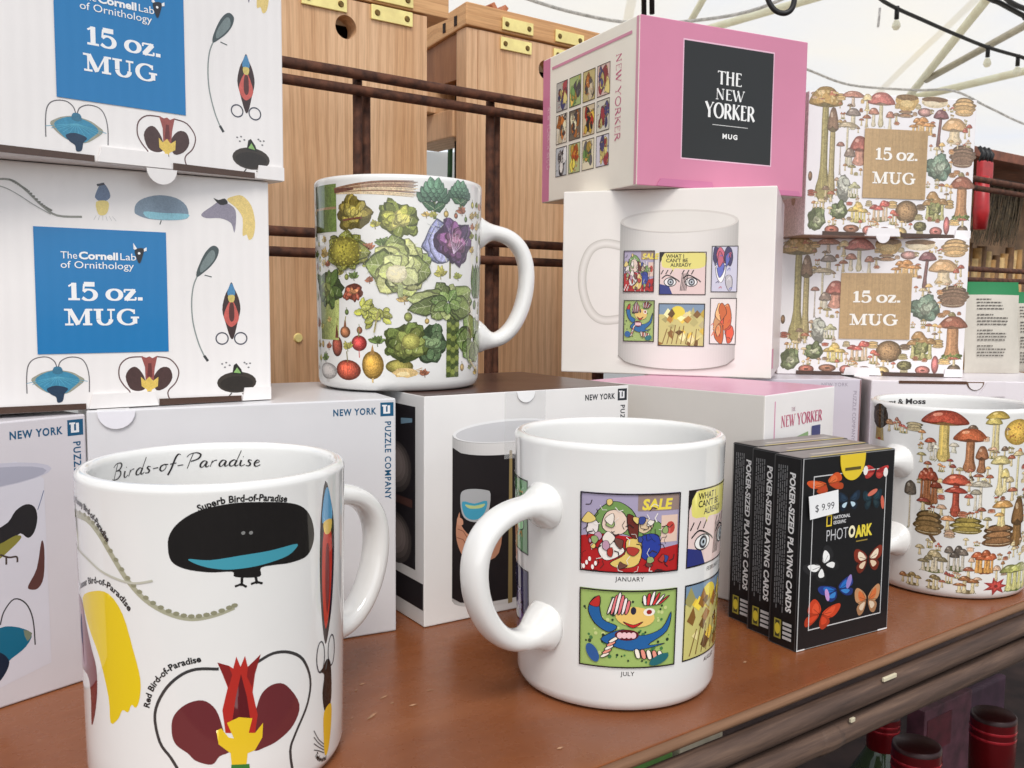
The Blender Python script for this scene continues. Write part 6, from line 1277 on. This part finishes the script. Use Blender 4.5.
# seed packets on the box behind the mushroom mug
def packet(p, w, h, rz, lean, label, right):
    bm = BM(); cl = bm.loops.layers.float_color.new('Col'); nx, nz = 12, 14; V = {}
    for s in (-1, 1):
        for i in range(nx + 1):
            for j in range(nz + 1):
                u, v = i / nx, j / nz
                b_ = .0045 * (math.sin(PI * u) * math.sin(PI * min(1, v * 1.05 + .02))) ** .6 if 0 < u < 1 and 0 < v < 1 else 0
                V[s, i, j] = bm.verts.new((u * w + .0007 * math.sin(9 * v) * (1 if i in (0, nx) else 0), s * (b_ + .0002) + .002 * math.sin(5 * u + 3 * v) * .3, v * h))
    for s in (-1, 1):
        for i in range(nx):
            for j in range(nz):
                f = bm.faces.new([V[s, i, j], V[s, i + 1, j], V[s, i + 1, j + 1], V[s, i, j + 1]][::(1 if s < 0 else -1)]); f.smooth = True
                c = (24, 122, 70) if j >= nz - 2 else (196, 190, 178)
                for l in f.loops: l[cl] = lin(c)
    art = Art(); art.start(); rr_ = random.Random(3 + right); y = h * 1000 * .80
    for blk in range(4):
        for k in range(4):
            L = w * 1000 * (.55 if k else .3) * (.8 + .2 * rr_.random()); x = w * 1000 * .2
            while L > 0:
                ww = min(L, .8 + 2.2 * rr_.random()); art.rect(x, y, x + ww, y + .9, (84, 78, 72)); x += ww + .6; L -= ww + .6
            y -= 2.5
        y -= 2.2
    def mp(u, v, o_):
        a_, b2 = u / w, v / h; b_ = .0045 * (max(0, math.sin(PI * a_)) * max(0, math.sin(PI * min(1, b2 * 1.05 + .02)))) ** .6
        return (u, -(b_ + .0006) + .002 * math.sin(5 * a_ + 3 * b2) * .3 - o_, v)
    stamp(bm, art, mp, cl, 2.5)
    me = bpy.data.meshes.new('seed_packet'); bm.to_mesh(me); bm.free(); me.materials.append(PAPER); me.shade_smooth()
    o = bpy.data.objects.new('seed_packet', me); COL.objects.link(o); o.location = p; o.rotation_euler = (-lean, 0, rz); tag(o, label, 'seed packet', 'seed packets at the far right')
PK = [(0.3539,0.725,0.1005),(0.3973,0.725,0.1009),(0.3541,0.725,0.1699),(0.4036,0.725,0.1009)]
packet((PK[0][0], PK[0][1], .1037), PK[1][0] - PK[0][0], .0715, .03, .10, 'grey seed packet with a green top band, standing against the mushroom boxes', 0)
packet((PK[3][0] - .0062, PK[3][1] + .018, .1037), .044, .064, .05, .10, 'seed packet at the photo edge, half hidden behind the green topped one', 1)

# ------------------------------------------------------------------ below the shelf
low = empty('lower_shelf', (0, 0, 0), YAW, 'dark lower shelf under the rods, holding the red topped bottles', 'shelf')
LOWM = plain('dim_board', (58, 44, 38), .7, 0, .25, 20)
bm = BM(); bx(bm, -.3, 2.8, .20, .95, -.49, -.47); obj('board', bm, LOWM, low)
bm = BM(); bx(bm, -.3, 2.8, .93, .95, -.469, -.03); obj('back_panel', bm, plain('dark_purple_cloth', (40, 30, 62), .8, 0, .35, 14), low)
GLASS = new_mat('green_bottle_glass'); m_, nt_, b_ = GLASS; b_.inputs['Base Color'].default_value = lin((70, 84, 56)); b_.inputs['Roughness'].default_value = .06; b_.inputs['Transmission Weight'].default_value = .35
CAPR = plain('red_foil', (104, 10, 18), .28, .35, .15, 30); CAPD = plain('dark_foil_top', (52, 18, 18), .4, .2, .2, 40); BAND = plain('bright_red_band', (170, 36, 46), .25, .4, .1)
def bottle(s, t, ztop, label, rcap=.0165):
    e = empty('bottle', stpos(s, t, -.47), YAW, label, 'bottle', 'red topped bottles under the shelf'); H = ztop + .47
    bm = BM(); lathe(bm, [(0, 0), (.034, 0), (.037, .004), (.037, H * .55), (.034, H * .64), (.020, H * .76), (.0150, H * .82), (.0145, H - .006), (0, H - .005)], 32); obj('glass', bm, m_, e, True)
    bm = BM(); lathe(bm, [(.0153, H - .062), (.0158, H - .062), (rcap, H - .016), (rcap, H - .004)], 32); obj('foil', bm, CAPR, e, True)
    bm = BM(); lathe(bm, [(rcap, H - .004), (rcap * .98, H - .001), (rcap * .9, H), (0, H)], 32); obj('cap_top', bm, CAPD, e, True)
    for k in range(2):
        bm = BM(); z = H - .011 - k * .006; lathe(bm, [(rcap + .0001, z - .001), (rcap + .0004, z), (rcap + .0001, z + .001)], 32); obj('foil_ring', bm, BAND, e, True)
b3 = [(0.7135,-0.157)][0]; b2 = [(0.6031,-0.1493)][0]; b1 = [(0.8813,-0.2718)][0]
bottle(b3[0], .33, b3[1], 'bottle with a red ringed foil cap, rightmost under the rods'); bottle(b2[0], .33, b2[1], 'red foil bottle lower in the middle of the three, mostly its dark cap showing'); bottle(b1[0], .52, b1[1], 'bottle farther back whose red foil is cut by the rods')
q = [(0.9268,-0.2764),(1.0266,-0.3692),(1.1556,-0.3222)]
gb = empty('gift_box', stpos(q[0][0], .50, -.47), YAW, 'dusky pink patterned box standing among the bottles under the shelf', 'box')
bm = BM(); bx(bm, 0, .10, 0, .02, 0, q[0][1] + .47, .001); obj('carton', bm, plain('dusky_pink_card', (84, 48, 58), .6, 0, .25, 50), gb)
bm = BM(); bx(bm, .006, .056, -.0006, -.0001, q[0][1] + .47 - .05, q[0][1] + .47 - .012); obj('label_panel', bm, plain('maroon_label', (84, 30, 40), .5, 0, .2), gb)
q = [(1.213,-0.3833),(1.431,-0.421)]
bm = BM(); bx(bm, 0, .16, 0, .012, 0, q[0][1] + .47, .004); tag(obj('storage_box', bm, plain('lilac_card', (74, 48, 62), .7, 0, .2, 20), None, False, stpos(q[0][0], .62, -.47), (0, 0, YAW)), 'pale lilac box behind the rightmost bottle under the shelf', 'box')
q = [(0.3488,-0.0829),(0.3903,-0.0891),(0.4256,-0.1016)]
for (s, z), nm, c, lb in ((q[0], 'green_packet', (86, 130, 60), 'small green packet glimpsed between the rods at the bottom'), (q[1], 'barcode_card', (170, 160, 140), 'small card with a dark barcode glimpsed between the rods'), (q[2], 'red_packet', (150, 34, 36), 'red packet glimpsed between the rods under the cover mug')):
    e = empty('packet', stpos(s, .34, -.47), YAW, lb, 'packet'); bm = BM(); bx(bm, -.018, .018, 0, .012, 0, z + .47, .001); obj('wrapper', bm, plain(nm, c, .5, 0, .2, 40), e)
    if nm == 'barcode_card':
        bm = BM()
        for k in range(9): bx(bm, -.012 + k * .0026, -.012 + k * .0026 + .0008 + .0006 * (k % 3), -.0005, -.0001, z + .47 - .022, z + .47 - .004)
        obj('barcode', bm, BLACKP, e)

# ------------------------------------------------------------------ tent
m, nt, b_ = new_mat('white_tent_cloth'); nt.nodes.remove(b_)
di = nt.nodes.new('ShaderNodeBsdfDiffuse'); tr = nt.nodes.new('ShaderNodeBsdfTranslucent'); mx = nt.nodes.new('ShaderNodeMixShader'); mx.inputs[0].default_value = .80
n_ = noise(nt, coords(nt, (1, 1, 1)), 1.1, 3, .5, .4); r_ = ramp(nt, n_.outputs[0], [(.3, (238, 240, 243)), (.7, (251, 246, 234))])
for s_ in (di, tr): nt.links.new(r_.outputs[0], s_.inputs[0])
nt.links.new(di.outputs[0], mx.inputs[1]); nt.links.new(tr.outputs[0], mx.inputs[2]); nt.links.new(mx.outputs[0], [n for n in nt.nodes if n.type == 'OUTPUT_MATERIAL'][0].inputs[0])
TENT = m
tent = empty('market_tent', (0, 5, 0), 0, 'white market tent roof on pale metal poles filling the background', 'tent')
bm = BM(); nx, ny = 24, 16; V = []
for j in range(ny + 1):
    y = 1.8 + (5.2 - 1.8) * j / ny; V.append([bm.verts.new((-6 + 12 * i / nx, y - 5, 1.0 + .15 * (5 - y) + .012 * math.sin(i * .9) * math.sin(j * .7))) for i in range(nx + 1)])
for j in range(ny):
    for i in range(nx): bm.faces.new((V[j][i], V[j][i + 1], V[j + 1][i + 1], V[j + 1][i])).smooth = True
obj('roof_cloth', bm, TENT, tent, True)
bm = BM(); V = []
for j in range(2): V.append([bm.verts.new((-6 + .1 * i, .2 + .03 * math.sin(i * .8), .97 - 2.0 * j)) for i in range(121)])
for i in range(120): bm.faces.new((V[0][i], V[0][i + 1], V[1][i + 1], V[1][i])).smooth = True
obj('wall_cloth', bm, TENT, tent, True)
POLE = plain('cream_painted_pole', (255, 248, 216), .4, 0, .06, 20); POLEG = plain('grey_pole', (196, 188, 168), .4, .1, .08, 20)
for xs in (-2.4, -1.1, .35, 1.55, 2.9):
    bm = BM(); V = [[bm.verts.new((xs + dx + .1 * (y / 3.4), y + 1.8 - 5, 1.0 + .15 * (3.2 - y) - .014 + .012 * math.sin((xs + 6) * 1.8) * math.sin(y * 3.3))) for dx in (0, .035)] for y in [3.4 * i_ / 20 for i_ in range(21)]]
    for A_, B_ in zip(V, V[1:]): bm.faces.new((A_[0], A_[1], B_[1], B_[0]))
    obj('cloth_seam', bm, TENT, tent)
def pole(pts, rad, mat, nm='pole'):
    bm = BM(); tube(bm, [Vector(p) - Vector((0, 5, 0)) for p in pts], rad, 14); return obj(nm, bm, mat, tent, True)
pole([(1.7468,4.2396,1.0641),(1.5345,2.641,1.3038)], .016, POLE); pole([(1.7218,3.9852,1.0922),(2.0401,2.7277,1.2808)], .014, POLEG); pole([(1.7629,4.2152,1.0677),(2.8997,3.1512,1.2273)], .016, POLE)
pole([(0.3044,3.869,1.1197),(1.6078,2.8551,1.2717)], .014, POLE); pole([(0.6086,3.7923,1.1112),(0.6775,2.6935,1.276)], .012, POLE)
def wire(name, pts, rad, label, mat=None, sub=8):
    P = []; V_ = [Vector(p) for p in pts]
    for i in range(len(V_) - 1):
        for k in range(sub):
            t = k / sub; a_, b1_, c_, d_ = V_[max(0, i - 1)], V_[i], V_[i + 1], V_[min(len(V_) - 1, i + 2)]
            P.append(.5 * (2 * b1_ + (c_ - a_) * t + (2 * a_ - 5 * b1_ + 4 * c_ - d_) * t * t + (3 * b1_ - a_ - 3 * c_ + d_) * t ** 3))
    P.append(V_[-1]); bm = BM(); tube(bm, P, rad, 8); o = obj(name, bm, mat or GREYC, None, True)
    if label: tag(o, label, 'cable')
    return o
GREYC = plain('grey_cable', (206, 204, 202), .5); 
wire('cable', [(0.6369,3.4804,1.1079),(0.8811,3.5789,1.0932),(1.0577,3.6663,1.0801),(1.1659,3.7503,1.0675),(1.3745,3.8884,1.0467),(1.6485,3.9355,1.0397),(1.8215,3.9421,1.0387),(2.0694,4.1315,1.0103),(2.445,4.406,0.9691),(3.4299,5.0106,0.8784),(4.4786,5.3663,0.8251)], .005, 'thin grey cable sagging across the tent above the mushroom boxes')
wire('cable', [(-0.5164,2.6758,1.2286),(-0.2616,2.9253,1.1912),(-0.051,3.1072,1.1639),(0.0817,3.2071,1.1489),(0.2213,3.2839,1.1374),(0.3827,3.341,1.1288),(0.5741,3.337,1.1294),(0.8237,3.2278,1.1458),(1.0414,2.9133,1.193)], .006, 'thin pale cable crossing the tent above the nest box lid')
sl = empty('string_light', (0, 0, 0), 0, 'dark string of small bulbs hanging across the tent at upper right', 'string light')
w_ = wire('light_cord', [(0.5986,2.3793,1.1431),(0.8224,2.6066,1.109),(1.0532,2.8359,1.0746),(1.1392,2.9156,1.0627),(1.2925,3.0195,1.0471),(1.4407,3.1169,1.0325),(1.5844,3.2056,1.0192),(1.7267,3.2749,1.0088),(1.8741,3.3388,0.9992),(2.4243,3.4691,0.9796),(2.908,3.4389,0.9842)], .006, None, BLACKP); w_.parent = sl
BULB = plain('clear_cream_bulb', (255, 248, 222), .15, 0, .04)
for p in [(1.1711,2.941,1.0588),(1.5918,3.2133,1.018),(1.7312,3.2831,1.0075)]:
    bm = BM(); tube(bm, [Vector(p) + Vector((0, 0, .008)), Vector(p) - Vector((0, 0, .030))], .007, 10); so = obj('socket', bm, BLACKP, sl, True)
    bm = BM(); lathe(bm, [(0, -.064), (.008, -.061), (.013, -.053), (.012, -.045), (.007, -.034)], 16); bo = obj('bulb', bm, BULB, so, True); bo.location = p
wire('cable', [(0.9084,2.5535,1.167),(1.4234,2.9414,1.1088),(1.5181,3.0041,1.0994),(1.6414,3.0902,1.0865),(1.7495,3.1598,1.076),(2.5888,3.5965,1.0105)], .008, 'dark cable at the upper right corner, lower of two', BLACKP); wire('cable', [(0.9426,2.507,1.174),(1.4654,2.928,1.1108),(1.5553,3.0034,1.0995),(1.631,3.0489,1.0927),(1.726,3.1025,1.0846),(2.6198,3.5386,1.0192)], .008, 'dark cable at the upper right corner, upper of two', BLACKP)
# black straps and hook hanging just behind the pink box
hp = [(0.1077,0.95,1.0847),(0.1276,0.95,0.4393),(0.1151,0.95,1.0848),(0.1355,0.95,0.4413)]
for i in (0, 2):
    bm = BM(); tube(bm, [hp[i], hp[i + 1]], .0026, 8); tag(obj('strap', bm, BLACKP, None, True), 'short black strap hanging behind the top corner of the pink box', 'strap', 'pair of black straps')
hk = [(0.2211,0.95,1.0857),(0.2317,0.95,0.8255),(0.2423,0.95,0.5696),(0.2455,0.95,0.5035),(0.2477,0.95,0.4673),(0.2512,0.95,0.4539),(0.2584,0.95,0.4453),(0.2684,0.95,0.4435),(0.2751,0.95,0.4503),(0.2764,0.95,0.4675),(0.2761,0.95,0.5038),(0.2746,0.95,0.5698),(0.2671,0.95,0.8258),(0.2592,0.95,1.086)]
wire('hook', hk, .0028, None, BLACKP)['label'] = 'black loop hanging above the pink box'; bpy.data.objects['hook']['category'] = 'hook'
tg = [(1.1413,3.0,1.0795),(1.1376,3.0,1.0217)]
wire('tie_cord', tg, .004, 'small pale tie cord hanging from the string of bulbs')

# ------------------------------------------------------------------ ground, light, camera
bm = BM(); bmesh.ops.create_grid(bm, x_segments=8, y_segments=8, size=40)
tag(obj('ground', bm, plain('grey_paving', (74, 68, 62), .85, 0, .15, 3), None, False, (0, 0, -1.02)), kind='structure')
bm = BM(); V = [bm.verts.new(v) for v in ((-8, 1.3, 0), (8, 1.3, 0), (8, 5.15, 0), (-8, 5.15, 0))]; bm.faces.new(V)
tag(obj('bounce_sheet', bm, plain('pale_bounce_sheet', (206, 198, 184), .8, 0, .06, 3), None, False, (0, 0, -1.012)), kind='structure')  # unseen pale sheet added to bounce light up at the tent poles
w = bpy.data.worlds.new('World'); scene.world = w; w.use_nodes = True; nt = w.node_tree
bg = nt.nodes['Background']; sk = nt.nodes.new('ShaderNodeTexSky'); sk.sky_type = 'NISHITA'; sk.sun_disc = False
SUN_EL, SUN_AZ = math.radians(53), math.radians(173)      # azimuth clockwise from +Y
sk.sun_elevation = SUN_EL; sk.sun_rotation = SUN_AZ
hs = nt.nodes.new('ShaderNodeHueSaturation'); hs.inputs['Saturation'].default_value = .28
nt.links.new(sk.outputs[0], hs.inputs['Color']); nt.links.new(hs.outputs[0], bg.inputs['Color']); bg.inputs['Strength'].default_value = .195
sd = bpy.data.lights.new('Sun', 'SUN'); sd.energy = 1.95; sd.angle = math.radians(24); sd.color = (1.0, .95, .88)
so = bpy.data.objects.new('Sun', sd); COL.objects.link(so)
dv = Vector((math.sin(SUN_AZ) * math.cos(SUN_EL), math.cos(SUN_AZ) * math.cos(SUN_EL), math.sin(SUN_EL)))
so.rotation_euler = dv.to_track_quat('Z', 'Y').to_euler(); so.location = (1, -1, 3)
cd = bpy.data.cameras.new('Camera'); co = bpy.data.objects.new('Camera', cd); COL.objects.link(co); scene.camera = co
cd.sensor_width = 36; cd.lens = CAM_F / 1024 * 36; cd.dof.use_dof = True; cd.dof.focus_distance = .44; cd.dof.aperture_fstop = 60; cd.clip_start = .01; cd.clip_end = 200
cp, sp_, cr, sr = math.cos(CAM_P), math.sin(CAM_P), math.cos(CAM_R), math.sin(CAM_R)
X, U, Fw = Vector((1, 0, 0)), Vector((0, sp_, cp)), Vector((0, cp, -sp_))
rt_, up_ = X * cr + U * sr, U * cr - X * sr
mat = Matrix((rt_, up_, -Fw)).transposed().to_4x4(); mat.translation = (0, 0, CAM_H); co.matrix_world = mat
scene.view_settings.view_transform = 'Standard'; scene.view_settings.look = 'None'; scene.view_settings.exposure = 0
scene.render.engine = 'CYCLES'; scene.cycles.max_bounces = 8; scene.render.resolution_x = 1024; scene.render.resolution_y = 768
